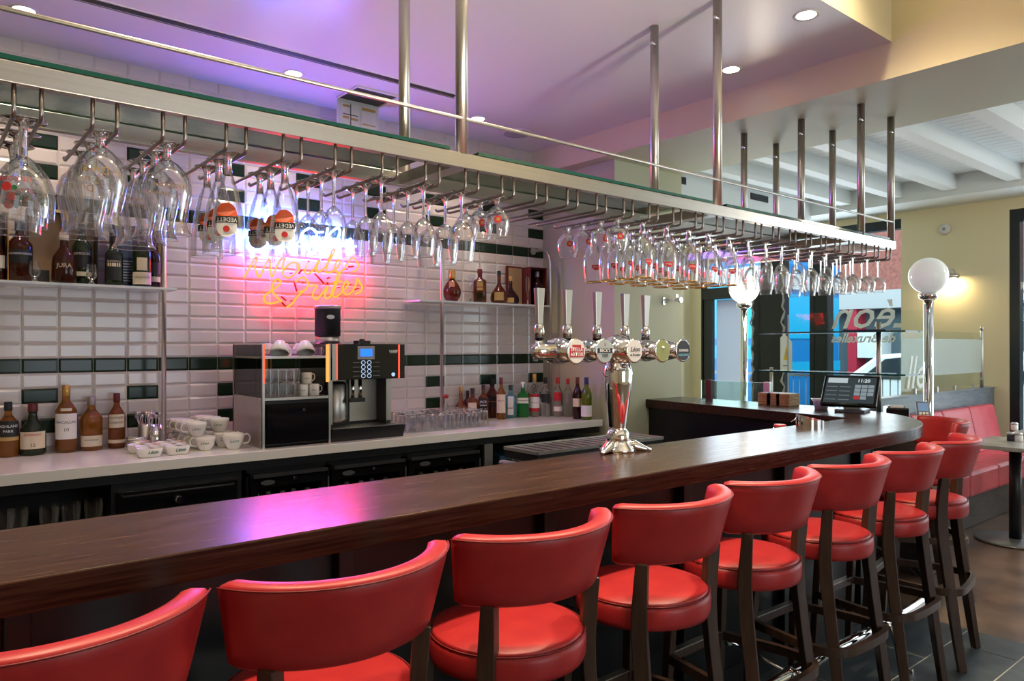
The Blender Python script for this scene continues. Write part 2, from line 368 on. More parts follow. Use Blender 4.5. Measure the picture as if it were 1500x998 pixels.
for y in (yw2-.09, yw2-2.0, yw2-3.9): MB().box(XF+.02, XF+.14, y, y+.09, .32, 2.8).build('window_frame', 'frame', w3)
MB().box(XF+.02, XF+.14, -3.2, yw2, .32, .42).build('window_frame', 'frame', w3)
MB().box(XF+.07, XF+.078, -3.2, yw2, .42, 2.8).build('window_pane', 'pane', w3)
# window lettering, seen mirrored from indoors
def sign_far(s, size, u, v, par, m='whiteink', sh=.35, mirror=True, X=XF+.045, sx=1):
    Y = YatX(u, X); z = zat(v, X, Y)
    return place(text_mesh(s, size, m, -sh if mirror else sh, mirror=mirror, bold=.004, sx=sx), 'lettering', par, (X, Y, z), -PI/2)
sign_far('Léon', .50, 1275, 462, w2); sign_far('de Bruxelles', .155, 1262, 496, w2); sign_far('Léon', .3, 1494, 418, w3)
# ------------------------------------------------------------------ the street
st = struct(MB().box(9.1, 40, -20, 40, -.3, -.12).build('road', 'asphalt'))
struct(MB().box(9.1, 11.2, -20, 30, -.3, -.02).build('pavement', 'stone'))
bd = thing('brick_building', 'red brick building with white sash windows across the street', 'building', (19, 0, -.12))
MB().box(0, 2, -16, 30, 3.0, 14).build('brick_wall', 'brick', bd); MB().box(-.25, 2, -16, 30, 2.55, 3.0).build('fascia_board', 'stone', bd)
MB().box(.3, 2, -16, 30, 0, 2.55).build('shop_window', 'shopdark', bd)
for y in (-13, -9, -5, -2.2, .6, 3.4, 6.2, 8.95, 11.7, 14.5, 17.5, 21):
    MB().box(-.2, .3, y, y+.22, 0, 2.55).build('pilaster', 'shopred' if int(y*10) % 3 else 'stone', bd)
MB().box(-.22, .3, 8.30, 8.92, 1.3, 2.0).build('poster_panel', 'car', bd)
MB().box(-.22, .3, -2.2, .6, 2.0, 2.9).build('shop_awning', 'shopgreen', bd)
sg = MB().box(-.28, -.25, 3.2, 6.4, 2.6, 2.95).build('shop_sign', 'car', bd)
for y in [-12+2.3*i for i in range(14)]:
    for z in (4.4, 7.6):
        w = MB().box(-.04, .1, y, y+1.0, z, z+1.9).build('window', 'car', bd)
        MB().box(-.06, -.03, y+.1, y+.9, z+.1, z+.9).box(-.06, -.03, y+.1, y+.9, z+1.0, z+1.8).build('pane', 'shopdark', w)
        MB().box(-.1, .1, y-.1, y+1.1, z-.15, z).build('sill', 'stone', w)
bs = thing('bus', 'blue bus standing outside the glazed door', 'bus', (12.6, 0, -.12))
MB().box(0, 2.5, 7.5, 14.5, .35, 3.3).build('body', 'bus', bs, bevel=.12); MB().box(-.02, 0, 7.6, 14.4, 1.35, 1.62).box(.1, 2.4, 7.48, 7.5, 1.1, 1.3).build('stripe', 'bus2', bs)
MB().box(-.02, .02, 7.8, 9.3, 1.75, 2.8).box(.15, 2.35, 7.48, 7.5, 1.75, 2.6).build('bus_window', 'bus2', bs)
MB().box(-.015, .02, 7.55, 14.4, 2.86, 3.15).box(.1, 2.4, 7.48, 7.5, 2.7, 3.0).build('roof_band', 'car', bs)
for y in (8.6, 12.5): MB().lathe([(.48, -.02), (.48, .25)], 20, 0, (0, y, .48), ax='x').build('wheel', 'black', bs)
ca = thing('white_car', 'white hatchback car passing outside the lettered window', 'car', (12.0, .80, -.12))
pr = [(1.2, .35), (1.15, .75), (1.45, .98), (2.0, 1.08), (2.75, 1.50), (3.6, 1.56), (4.6, 1.46), (5.15, 1.05), (5.3, .7), (5.25, .35)]
b_ = MB(); n = len(pr)
b_.add([(x, y, z) for x in (0, 1.7) for y, z in pr], [tuple(range(n)), tuple(range(2*n-1, n-1, -1))]+[(i, n+i, n+(i+1) % n, (i+1) % n) for i in range(n)])
b_.build('body', 'car', ca, bevel=.06)
MB().add([(-.012, y, z) for y, z in [(2.3, 1.08), (2.85, 1.44), (3.55, 1.49), (3.55, 1.08)]], [(0, 1, 2, 3)]).add([(-.012, y, z) for y, z in [(3.65, 1.08), (3.65, 1.49), (4.45, 1.40), (4.85, 1.08)]], [(0, 1, 2, 3)]).build('side_window', 'carglass', ca)
for y in (2.0, 4.5): MB().lathe([(.32, -.03), (.32, .22)], 18, 0, (0, y, .34), ax='x').build('wheel', 'black', ca)
gr = thing('guard_rail', 'grey pedestrian guard rail of thin upright bars on the pavement', 'railing', (10.2, 0, -.02))
MB().box(-.02, .02, -4, 8, 1.06, 1.10).build('top_rail', 'grey', gr); MB().box(-.02, .02, -4, 8, .12, .16).build('bottom_rail', 'grey', gr)
gb = MB().cyl((0, 0), .008, .14, 1.08, 6).mesh('bar', 'grey')
for i in range(100): place(gb, 'bar', gr, (0, -2+.1*i, 0))
for i in range(7): MB().box(-.03, .03, -4+2*i-.03, -4+2*i+.03, 0, 1.15).build('post', 'grey', gr)
for i, (u, nm) in enumerate([(1102, 'door'), (1147, 'window')]):
    Y = YatX(u, XF-.06); m_ = MB(); p = []
    for k in range(41): p.append((.012*math.sin(k*1.7), Y+.018*math.sin(k*2.3)+.008*math.sin(k*5.1), .05+k*.07))
    m_.tube(p, [.013+.005*math.sin(k*3.7) for k in range(41)], 8)
    tag(m_.build('tied_drape', K.setdefault('drape', mat('grey_drape', (.42, .41, .39), .8)), None, (XF-.06, 0, 0)), 'narrow grey gathered drape hanging beside the '+('glazed door' if i == 0 else 'first window'), 'curtain')
X = XF-.09; ya, yb = YatX(1160, X), YatX(1143, X); za, zb = zat(546, X, ya), zat(489, X, ya)
t = thing('warning_sign', 'white sign with a yellow warning triangle hung at the first window', 'sign', (X, yb, za)); w = yb-ya; h = zb-za
MB().add([(x, -a, b) for x in (0, .006) for a, b in ((0, 0), (w, 0), (w, h*.78), (w*.35, h), (0, h*.9))], [(4, 3, 2, 1, 0), (5, 6, 7, 8, 9)]+[(i, (i+1) % 5, 5+(i+1) % 5, 5+i) for i in range(5)]).build('board', 'whiteink', t)
MB().add([(-.0015, -a*w, b*h) for a, b in ((.28, .32), (.80, .32), (.54, .70))], [(0, 1, 2)]).build('triangle', K.setdefault('sgy', mat('sign_yellow', (.75, .52, .04), .5)), t); MB().box(-.002, -.0016, -.75*w, -.25*w, .16*h, .19*h).box(-.002, -.0016, -.57*w, -.51*w, .40*h, .56*h).build('print', 'greycap', t)
# ------------------------------------------------------------------ ceiling fittings
def downlight(u, v, label, k=[0]):
    x, y = atz(u, v, ZC) if u is not None else v
    t = thing('downlight', label, 'downlight', (x, y, ZC), 0, 'recessed downlights')
    MB().lathe([(.046, -.001), (.060, -.006), (.062, 0)], 24, cap=False).build('trim_ring', 'white', t); MB().cyl((0, 0), .046, -.003, -.001, 24).build('lens', 'lamp', t)
    light('SPOT', 'downlight_beam', (x, y, ZC-.02), 24, WARM, spot_size=R(110), spot_blend=.6, shadow_soft_size=.05)
downlight(35, 15, 'recessed downlight by the wall, above the leftmost chalice glasses'); downlight(430, 108, 'recessed downlight near the open ceiling hatch')
downlight(700, 174, 'recessed downlight next to the round ceiling speaker'); downlight(1181, 22, 'recessed downlight closest to the cream ceiling edge'); downlight(1071, 102, 'recessed downlight partly hidden by a rack post')
for p in ((.25, 1.90), (1.85, 1.90), (.6, 2.52), (2.16, 2.52)): light('SPOT', 'downlight_beam', (*p, ZC-.02), 24, WARM, spot_size=R(110), spot_blend=.6, shadow_soft_size=.05)
x, y = atz(758, 195, ZC)
t = thing('ceiling_speaker', 'round flush ceiling speaker by the tiled wall corner', 'speaker', (x, y, ZC))
MB().lathe([(.105, -.008), (.115, -.008), (.12, 0)], 28, cap=False).build('rim', 'white', t); MB().cyl((0, 0), .105, -.006, -.001, 28).build('grille', mat('speaker_grille', (.42, .38, .42), .8), t)
t = thing('slot_diffuser', 'long black linear air slot in the bar ceiling', 'vent', (0, 3.92, ZC))
MB().box(-1.4, 2.74, -.022, .022, -.003, -.001).build('slot', 'black', t); MB().box(-1.4, 2.76, .034, .040, -.003, 0).build('edge_trim', 'grey', t)
MB().box(-1.4, 2.76, -.04, -.034, -.003, 0).build('edge_trim', 'white', t)
t = thing('access_hatch', 'open ceiling hatch with its labelled door hanging down', 'hatch', (2.16, 4.15, ZC))
MB().box(0, .29, 0, .27, -.004, -.002).build('opening', 'black', t); MB().box(-.012, .302, -.012, 0, -.012, 0).box(-.012, 0, 0, .27, -.012, 0).box(.29, .302, 0, .27, -.012, 0).build('hatch_frame', 'white', t)
d_ = MB().box(-.005, .295, .262, .275, -.36, -.005).build('hatch_door', 'white', t)
for i, (a, b, c, e) in enumerate([(.02, .15, -.30, -.03), (.165, .275, -.30, -.03)]):
    MB().box(a, b, .260, .262, c, e).build('chart_label', 'wlabel', d_)
for a, b, c, e in [(.03, .08, -.055, -.04), (.17, .27, -.055, -.035), (.03, .075, -.13, -.115), (.09, .14, -.135, -.12), (.03, .08, -.185, -.17), (.17, .27, -.15, -.142)]:
    MB().box(a, b, .2585, .26, c, e).build('label_print', 'glabel', d_)
MB().box(.085, .09, .2585, .26, -.3, -.03).box(.03, .14, .2585, .26, -.21, -.205).box(.03, .14, .2585, .26, -.105, -.1).build('label_lines', 'ink', d_)
for i, (u, v) in enumerate([(1001, 265), (1112, 290)]):
    Y = 4.5; X = XatY(u, Y); z = zat(v, X, Y); w = .035 if i == 0 else .17
    tag(MB().box(-w, w, -.008, .0, -.035, .035).box(-w+.01, w-.01, -.012, -.008, -.004, .004).build('air_grille', 'black', None, (X, Y, z)), 'small black square grille on the pale dropped ceiling edge' if i == 0 else 'long black air grille on the pale dropped ceiling edge', 'vent')
struct(MB().box(XB1, 8.32, 4.5, 6.67, 2.95, 3.27).build('trim_3', 'plank'))
# smoke detector / sensor on far wall, wall bracket lamp, spotlight on green wall
Y = YatX(1385, XF); z = zat(336, XF, Y)
t = thing('alarm_sounder', 'small round white alarm on the yellow far wall', 'alarm', (XF, Y, z))
MB().lathe([(.06, 0), (.058, .03), (.03, .045), (.001, .047)], 20).build('cover', 'white', t).rotation_euler = (0, -PI/2, 0); MB().cyl((0, 0), .018, .045, .052, 14).build('lens_ring', 'greycap', t).rotation_euler = (0, -PI/2, 0)
Y = YatX(1392, XF); z = zat(406, XF, Y)
t = thing('wall_light', 'brass tube wall light on the yellow wall behind the globe lamp', 'wall light', (XF, Y, z))
MB().lathe([(.05, 0), (.05, .02)], 18, 0, (-.02, .0, .04), ax='x').build('back_plate', 'steelr', t); MB().tube([(-.01, 0, .04), (-.09, 0, .03), (-.1, 0, 0)], .01).build('arm', 'steelr', t)
MB().lathe([(.026, -.16), (.026, .12)], 16, 0, (-.1, 0, 0), ax='y').build('tube_shade', 'steelr', t); MB().box(-.115, -.085, -.1, .14, -.029, -.022).build('lamp_lens', 'lamp', t)
light('AREA', 'wall_light_beam', (XF-.1, Y, z-.04), 2.6, (1, .75, .4), (0, R(-25), 0), shape='RECTANGLE', size=.03, size_y=.22)
X, Y = XatY(985, YG), YG; z = zat(442, X, Y)
t = thing('picture_spotlight', 'small chrome spotlight on an arm on the green wall', 'spotlight', (X, Y, z))
MB().box(-.13, -.105, -.01, 0, -.03, .03).build('wall_plate', 'chrome', t); MB().tube([(-.12, -.01, .01), (-.08, -.05, .01), (-.02, -.06, .01)], .005).build('arm', 'chrome', t)
MB().lathe([(.014, -.03), (.024, .03)], 14, 0, (0, -.06, .01), ax='y').build('lamp_head', 'chrome', t); MB().box(-.03, .0, -.06, -.05, .03, .055).build('bracket', 'chrome', t)
X = XatY(857, YG); Xp = XC; Yp = YatX(857, XC)
# ------------------------------------------------------------------ the bar
BZ = 1.07; BY = 1.61; CC = (3.92, 2.67)
def arc(c, r, a0, a1, n=18): return [(c[0]+r*math.cos(R(a0+(a1-a0)*i/n)), c[1]+r*math.sin(R(a0+(a1-a0)*i/n))) for i in range(n+1)]
top = [(-1.3, BY)]+arc(CC, 1.06, -90, 0, 28)+[(4.98, YG-.002), (4.54, YG-.002), (4.30, 2.085), (-1.3, 2.075)]
t = thing('bar_counter', 'long dark oak bar counter top with a rounded end', 'bar counter', (0, 0, 0))
MB().prism(top, BZ-.065, BZ).build('worktop', 'wood', t, bevel=.004)
MB().box(4.54, 4.98, 3.55, 3.553, BZ, BZ+.0006).box(4.40, 4.98, 2.62, 2.623, BZ, BZ+.0006).build('joint_line', 'dark', t)
t = thing('bar_panelling', 'black panelled bar front under the oak counter', 'bar counter', (0, 0, 0))
body = [(-1.3, BY+.26)]+arc(CC, .80, -90, 0, 20)+[(4.72, YG-.004), (4.58, YG-.004), (4.40, 2.04), (-1.3, 2.04)]
MB().prism(body, .0, BZ-.066).build('front_panel', 'barfront', t)
for x in [-.6+.75*i for i in range(7)]: MB().box(x, x+.05, BY+.225, BY+.262, .1, BZ-.07).build('batten', 'barfront', t, bevel=.004)
MB().prism([(a, b-.012) if b < 2 else (a, b) for a, b in body], 0, .1).build('plinth', 'black', t)
t = thing('foot_rail', 'polished chrome foot rail along the bar front', 'foot rail', (0, 0, 0))
rp = [(-1.3, 1.58, .17), (3.7, 1.58, .17)]+[(x, y, .17) for x, y in arc(CC, 1.085, -90, 10, 16)]
MB().tube(rp, .024, 14).build('tube', 'chrome', t)
for x in (.35, 1.15, 1.95, 2.75, 3.55):
    MB().tube(smooth([(x, 1.60, .17), (x, 1.55, .19), (x, 1.52, .16), (x, 1.50, .08), (x, 1.46, .012), (x, 1.43, .008)], 5), .009, 8).tube([(x, 1.58, .17), (x, 1.74, .20), (x, 1.87, .22)], .008, 8).lathe([(.022, -.01), (.022, .01)], 14, 0, (x, 1.865, .22), ax='y').build('bracket', 'chrome', t)
    MB().lathe([(.028, -.012), (.028, .012)], 14, 0, (x, 1.58, .17), ax='x').build('collar', 'chrome', t)
t = thing('under_bar_station', 'black and steel station behind the bar, below the drip tray', 'bar station', (0, 0, 0))
MB().box(.2, 4.2, 2.045, 2.30, 0, .80).build('body', 'black', t); MB().box(2.1, 3.0, 2.32, 2.66, .88, .97).build('ice_well', 'steel', t, bevel=.01)
MB().box(2.12, 2.98, 2.34, 2.64, .97, .975).build('well_rim', 'chrome', t); MB().box(2.1, 3.0, 2.3, 2.66, 0, .88).build('well_body', 'black', t)
t = thing('drip_tray', 'steel drip tray with a slatted grille behind the beer font', 'drip tray', (0, 0, 0))
dx0, dx1, dy0, dy1 = 2.12, 2.97, 2.405, 2.635
MB().box(dx0, dx1, dy0, dy1, .985, 1.028).build('tray', 'black', t); MB().box(dx0, dx1, dy0-.006, dy0, 1.020, 1.034).box(dx0-.006, dx0, dy0, dy1, 1.020, 1.034).box(dx1, dx1+.006, dy0, dy1, 1.020, 1.034).box(dx0, dx1, dy1, dy1+.006, 1.020, 1.034).build('rim', 'steelr', t)
x = dx0+.008
while x < dx1-.01: MB().box(x, x+.032, dy0+.004, dy1-.004, 1.0255, 1.030).build('slat', 'steel', t); x += .0590
# beer font
fx = 2.222; fy = 2.03; hz = 1.478
t = thing('beer_font', 'chrome five-tap beer font standing on the bar', 'beer font', (0, 0, BZ))
z0 = -BZ
MB().lathe([(.075, 0), (.072, .012), (.055, .03), (.045, .055), (.046, .07), (.034, .085), (.035, .10), (.047, .19), (.056, .27), (.060, .32), (.050, .355), (.030, .375), (.032, .385), (.026, .39)], 28, 0, (fx, fy, 0)).build('column', 'chrome', t)
MB().ball((fx, fy, .055), .050).build('base_boss', 'chrome', t)
for a in (-42, 75, 195): MB().tube([(fx+math.cos(R(a))*r, fy+math.sin(R(a))*r, z) for r, z in ((.03, .03), (.07, .022), (.11, .011), (.135, .006))], [.030, .022, .011, .006], 12).build('foot', 'chrome', t)
MB().lathe([(.012, -.46), (.030, -.44), (.034, -.40), (.034, .33), (.03, .36), (.01, .37)], 20, 0, (fx, fy, hz+z0), ax='x').build('manifold', 'chrome', t)
K['mred'] = K['rlabel']; K['mgreen'] = mat('olive_badge', (.30, .34, .10), .4); K['mgrey'] = mat('grey_badge', (.42, .50, .50), .4)
taps = [(1.900, .048, 'wlabel'), (2.050, .043, 'mgrey'), (2.222, .062, 'wlabel'), (2.395, .043, 'mgreen'), (2.530, .040, 'blabel')]
for i, (x, r, bm) in enumerate(taps):
    h = hz+z0
    MB().lathe([(r*.55, -.075), (r*.92, -.05), (r*1.02, -.02), (r, .02), (r*.8, .055), (r*.3, .08), (.004, .085)], 24, 0, (x, fy, h), ax='y').ball((x, fy+.0, h), r*1.08, 20, 10).build('tap_body', 'chrome', t)
    bd_ = MB().lathe([(.047, 0), (.049, .006), (.044, .010)], 28, 0, (x, fy-.082, h), ax='y').build('badge', 'chrome', t); bd_.rotation_euler = (0, 0, 0)
    MB().lathe([(.0435, .0), (.0435, .002)], 28, 0, (x, fy-.0905, h), ax='y').build('badge_face', bm, bd_)
    def txt(s, size, m, dz, sh=0, dx=0): place(text_mesh(s, size, m, sh, bold=.0004), 'lettering', bd_, (x+dx, fy-.0935, h+dz))
    if i == 0:
        MB().box(x-.036, x+.036, fy-.0932, fy-.0925, h-.022, h+.012).box(x-.022, x+.022, fy-.0932, fy-.0925, h+.012, h+.024).build('badge_print', 'rlabel', bd_); txt('STELLA', .019, 'whiteink', .006); txt('ARTOIS', .019, 'whiteink', -.012)
    if i == 1:
        MB().box(x-.041, x+.041, fy-.0932, fy-.0925, h-.007, h+.011).build('badge_print', 'ink', bd_); txt("BECK'S", .019, 'whiteink', .002); txt('VIER', .018, 'ink', -.018); txt('5', .016, 'redink', .025)
    if i == 2: txt('Léon', .028, 'ink', .006, .3); txt('de Bruxelles', .012, 'ink', -.016, .3)
    if i == 3: txt('ALSACE', .010, 'whiteink', .0)if 0 else MB().ball((x, fy-.0925, h+.012), .007, 10, 6, 0, 1).build('badge_print', 'whiteink', bd_)
    if i == 4: txt('GUINNESS', .0135, 'whiteink', .0); MB().box(x-.034, x+.034, fy-.0932, fy-.0925, h-.024, h-.014).build('badge_print', 'bblue', bd_)
    ty = fy+.115; hh = .0
    tp = MB().tube([(x, fy+.07, h), (x, ty, h), (x, ty+.02, h-.005), (x, ty+.025, h-.04)], [.010, .012, .012, .009], 12).cyl((x, ty), .017, h-.012, h+.045, 14).build('tap', 'chrome', t)
    MB().cyl((x, ty), .019, h+.045, h+.055, 14).build('collar', 'black', tp); MB().lathe([(.017, .055), (.020, .075), (.017, .10), (.013, .105)], 14, 0, (x, ty, h)).build('ferrule', 'chrome', tp)
    m_ = MB(); a, b = .012, .0195; za, zb = h+.105, h+.245
    m_.add([(x+sx*w, ty+sy*w*.62, z) for z, w in ((za, a), (zb, b)) for sx, sy in ((-1, -1), (1, -1), (1, 1), (-1, 1))], [(0, 1, 5, 4), (1, 2, 6, 5), (2, 3, 7, 6), (3, 0, 4, 7), (4, 5, 6, 7), (3, 2, 1, 0)]).build('handle', 'steelr', tp, bevel=.002)
# ------------------------------------------------------------------ glass rack
RY0, RY1 = 2.03, 2.436; RZ = 2.104; RX1 = 4.79; RYE = 3.25
t = thing('glass_rack', 'steel and glass overhead rack hung above the bar', 'glass rack', (0, 0, RZ))
MB().box(-1.4, RX1, RY0, RY0+.03, 0, .050).build('front_beam', 'steel', t, bevel=.002); MB().box(-1.4, 4.30, RY1-.03, RY1, 0, .05).build('rear_beam', 'steel', t, bevel=.002)
MB().box(RX1-.03, RX1, RY0+.03, RYE, 0, .05).build('end_beam', 'steel', t, bevel=.002); MB().box(4.30, 4.33, RY1, RYE, 0, .05).build('inner_beam', 'steel', t, bevel=.002)
PX = [.718*RY0-1.46, .718*RY0, 1.441*RY0, 2.144*RY0]
for x in [.72*RY0, 1.441*RY0, 2.144*RY0-.06, 4.76]: MB().box(x-.03, x+.03, RY0+.03, RY1-.03, .004, .046).build('cross_beam', 'steel', t)
for x0, x1 in [(-1.4, .62*RY0+.14), (.718*RY0+.06, 1.441*RY0-.05), (1.441*RY0+.05, 4.70)]:
    g = MB().box(x0, x1, RY0+.004, RY1-.004, .052, .062).build('shelf_pane', 'gshelf', t); MB().box(x0, x1, RY0-.001, RY0+.004, .052, .063).box(x0, x1, RY1-.004, RY1, .052, .063).build('polished_edge', 'gedge', g)
g = MB().box(4.34, 4.76, RY1+.01, RYE, .052, .062).build('shelf_pane', 'gshelf', t)
def post(x, y, z1): MB().cyl((x, y), .0215, .0, z1-RZ, 18).lathe([(.026, z1-RZ-.012), (.026, z1-RZ)], 18, 0, (x, y, 0)).build('post', 'steelr', t)
def post2(x, y, zt): p = MB().cyl((x, y), .0215, .048, zt-RZ, 20).build('post', 'steelr', t); MB().lathe([(.007, -.028), (.007, .0)], 10, 0, (x-.016, y-.016, zt-RZ-.10), ax='x').build('grub_screw', 'chrome', p)
for x in PX[1:3]: post2(x, RY0+.015, ZC); post2(x, RY1-.015, ZC)
XP2 = 2.347*RY0-.015
for y in (RY0+.015, RY1-.015, 1.395*RY0):
    post2(PX[3], y, ZB); post2(XP2, y, ZB)
MB().tube([(-1.4, RY0+.0, .165), (XP2, RY0+.0, .165)], .006, 10).build('rail', 'steelr', t)
NCH = 29; CX = lambda k: .214+.1605*k
rm = MB().tube([(0, .012, .0), (0, .012, -.058), (0, .017, -.067), (0, .026, -.07), (0, .42, -.07), (0, .432, -.067), (0, .437, -.06)], .005, 8).mesh('hanger_rod', 'rod')
for k in range(NCH):
    for s in (-.027, .027): place(rm, 'hanger_rod', t, (CX(k)+s, RY0, 0))
# hanging glasses (profiles measured downward from the foot)
GZ = RZ-.066
def glass(name, label, prof, stem, printer=None, foot=.04, rimgold=False):
    t = thing(name, label, 'glass', (0, 0, GZ))
    n = 22
    MB().lathe([(r, -z) for z, r in prof], n, 0, cap=False).build('bowl', 'thin', t)
    sp = [(.004, .004), (foot*.6, .0035), (foot, .0015), (foot, -.0005), (foot*.55, -.003), (.012, -.010)]+[(r, -z) for z, r in stem]
    MB().lathe(sp, 14, 0, cap=True).build('stem', 'stem', t)
    zr, rr = prof[-1]
    e_ = .0045 if rimgold else .001; b = [(rr, -zr+e_), (rr+.0012, -zr+e_*.5), (rr+.0008, -zr-.001), (rr-.001, -zr)]
    MB().lathe(b+[b[0]], n, 0, cap=False).build('rim', 'gold' if rimgold else 'thin', t)
    if printer: printer(t)
    return t
def patch(r0, r1, z0, z1, ha, m, par, name='print', a0=-PI/2-.35, n=8):
    vs = []; fs = []
    for i in range(n+1):
        a = a0-ha+2*ha*i/n
        vs += [(r0*math.cos(a), r0*math.sin(a), z0), (r1*math.cos(a), r1*math.sin(a), z1)]
    fs = [(2*i, 2*i+2, 2*i+3, 2*i+1) for i in range(n)]
    return MB().add(vs, fs, 0, True).build(name, m, par)
def disc_patch(r, z, h, m, par, a0=-PI/2-.35, zlo=-1, zhi=1, name='print', dr=0):
    vs = []; n = 18
    for i in range(n):
        a = 2*PI*i/n; y = max(zlo, min(zhi, h*math.sin(a))); x = h*math.cos(a); q = a0+x/r
        vs.append((r*math.cos(q), r*math.sin(q), z+y))
    return MB().add(vs, [tuple(range(n))]).build(name, m, par)
def ltext(s, size, m, r, z, par, rot=-.35, sh=0, flip=True, sx=1):
    o = place(text_mesh(s, size, m, sh, wrap=r, sx=sx), 'lettering', par, (0, 0, z))
    o.rotation_euler = (PI, 0, rot+PI) if flip else (0, 0, rot)
    return o
def vedett(t):
    for h, m, zl, zh, dr in ((.024, 'wlabel', -1, 1, 0), (.024, 'mored', -.024, -.004, .0), ):
        pass
    patch(.0444, .0425, -.200, -.181, .75, 'ink', t); disc_patch(.0456, -.210, .029, 'wlabel', t, zhi=.010); disc_patch(.0428, -.172, .028, 'orangep', t, zlo=-.009)
    disc_patch(.0464, -.217, .009, 'redink', t); ltext('VEDETT', .016, 'whiteink', .0443, -.1905, t)
K['orangep'] = mat('orange_print', (.70, .10, .02), .45)
def gtext(s, r, z, m='goldink', size=.016): return lambda t: ltext(s, size, m, r, z, t)
def redbadge(r, z, h=.014): return lambda t: (disc_patch(r, z, h, 'redink', t), disc_patch(r+.0006, z, h*.45, 'goldink', t))
def stella(t): patch(.0475, .0475, -.185, -.168, .42, 'redink', t); patch(.0485, .048, -.192, -.185, .22, 'redink', t); ltext('STELLA', .010, 'whiteink', .0484, -.1775, t)
def dekon(t): ltext('DE KONINCK', .016, 'redink', .0625, -.150, t); disc_patch(.0655, -.170, .011, 'redink', t); disc_patch(.0655, -.172, .006, 'green', t, a0=-PI/2-.1)
SP = {}
SP['goblet'] = glass('chalice_glass', 'x', [(.085, .010), (.092, .020), (.105, .034), (.13, .052), (.16, .063), (.19, .067), (.215, .066), (.235, .064)], [(.03, .008), (.085, .009), (.088, .008)], dekon, .050)
SP['tulip'] = glass('tulip_glass', 'x', [(.032, .011), (.045, .028), (.070, .052), (.100, .062), (.130, .063), (.165, .056), (.195, .049), (.215, .050), (.236, .058)], [(.02, .010), (.034, .010)], gtext('Duvel', .0635, -.105, size=.028), .040)
SP['tulip2'] = glass('tulip_glass', 'x', [(.040, .011), (.052, .028), (.075, .050), (.105, .060), (.135, .061), (.17, .054), (.20, .048), (.222, .051), (.240, .060)], [(.02, .010), (.042, .010)], gtext('Maredsous', .0612, -.12, size=.018), .040)
SP['flute'] = glass('tall_beer_glass', 'x', [(.058, .012), (.075, .018), (.10, .026), (.13, .033), (.17, .040), (.21, .0445), (.245, .046), (.272, .045)], [(.02, .0095), (.06, .011)], vedett, .036)
SP['wine'] = glass('wine_glass', 'x', [(.108, .006), (.118, .018), (.135, .031), (.158, .039), (.182, .041), (.21, .038), (.238, .033)], [(.02, .006), (.05, .0045), (.1, .0045), (.109, .006)], None, .038)
SP['bigwine'] = glass('wine_glass', 'x', [(.100, .006), (.110, .022), (.130, .040), (.158, .048), (.185, .048), (.215, .044), (.245, .039)], [(.02, .006), (.05, .005), (.095, .005), (.101, .006)], None, .040)
SP['snifter'] = glass('snifter_glass', 'x', [(.030, .010), (.040, .025), (.058, .040), (.080, .047), (.105, .045), (.125, .039), (.142, .034)], [(.015, .008), (.031, .009)], redbadge(.0475, -.085, .014), .034)
SP['stella'] = glass('gold_rimmed_beer_glass', 'x', [(.062, .012), (.075, .024), (.10, .038), (.135, .046), (.175, .0475), (.21, .045), (.245, .040)], [(.02, .009), (.04, .014), (.063, .011)], stella, .036, True)
SP['straight'] = glass('straight_wine_glass', 'x', [(.085, .006), (.093, .018), (.108, .030), (.13, .0365), (.16, .037), (.19, .034), (.215, .030)], [(.02, .0055), (.05, .0045), (.08, .0045), (.086, .006)], None, .034)
SP['saucer'] = glass('coupe_glass', 'x', [(.11, .006), (.118, .022), (.135, .040), (.155, .048), (.18, .047), (.205, .041)], [(.02, .0055), (.05, .0045), (.105, .0045), (.111, .006)], None, .036)
DESC = {'goblet': 'big round chalice glass with red print', 'tulip': 'bulbous flared tulip glass with gold lettering', 'tulip2': 'bulbous tulip glass with small gold lettering', 'flute': 'tall beer glass with orange and black badge', 'wine': 'plain clear wine glass', 'bigwine': 'large clear wine glass',
        'snifter': 'small round snifter with a red badge', 'stella': 'gold rimmed beer glass with red label', 'straight': 'slim clear wine glass', 'saucer': 'wide clear wine glass'}
plan = {0: ('goblet', 3), 1: ('tulip', 3), 2: ('tulip2', 4), 3: ('flute', 3), 4: ('flute', 3), 5: ('wine', 4), 6: ('wine', 3), 7: ('wine', 4), 8: ('bigwine', 3), 9: ('snifter', 3), 13: ('snifter', 4)}
for k in range(14, 19): plan[k] = ('stella', 4)
for k in (19, 20): plan[k] = ('straight', 4)
for k in range(21, 26): plan[k] = ('wine' if k % 2 else 'straight', 4)
for k in range(26, 29): plan[k] = ('saucer', 3)
used = set(); pairno = 0
for k in sorted(plan):
    kind, n = plan[k]; pairno += 1
    pitch = {'goblet': .14, 'tulip': .128, 'tulip2': .125, 'flute': .095, 'bigwine': .10, 'snifter': .10, 'stella': .098, 'saucer': .105}.get(kind, .095)
    for j in range(n):
        loc = (CX(k)+random.uniform(-.003, .003), RY0+.075+pitch*j+random.uniform(-.006, .006), GZ); rz = random.uniform(-.3, .3)
        lab = '%s on the %s filled rail, %s from front' % (DESC[kind], ORD[pairno], ORD[j+1])
        g = 'glasses hanging from the overhead rack'
        if kind not in used:
            used.add(kind); r = SP[kind]; r.location = loc; r.rotation_euler = (0, 0, rz); r['label'] = lab; r['group'] = g
        else: dup(SP[kind], loc, rz, lab, g)
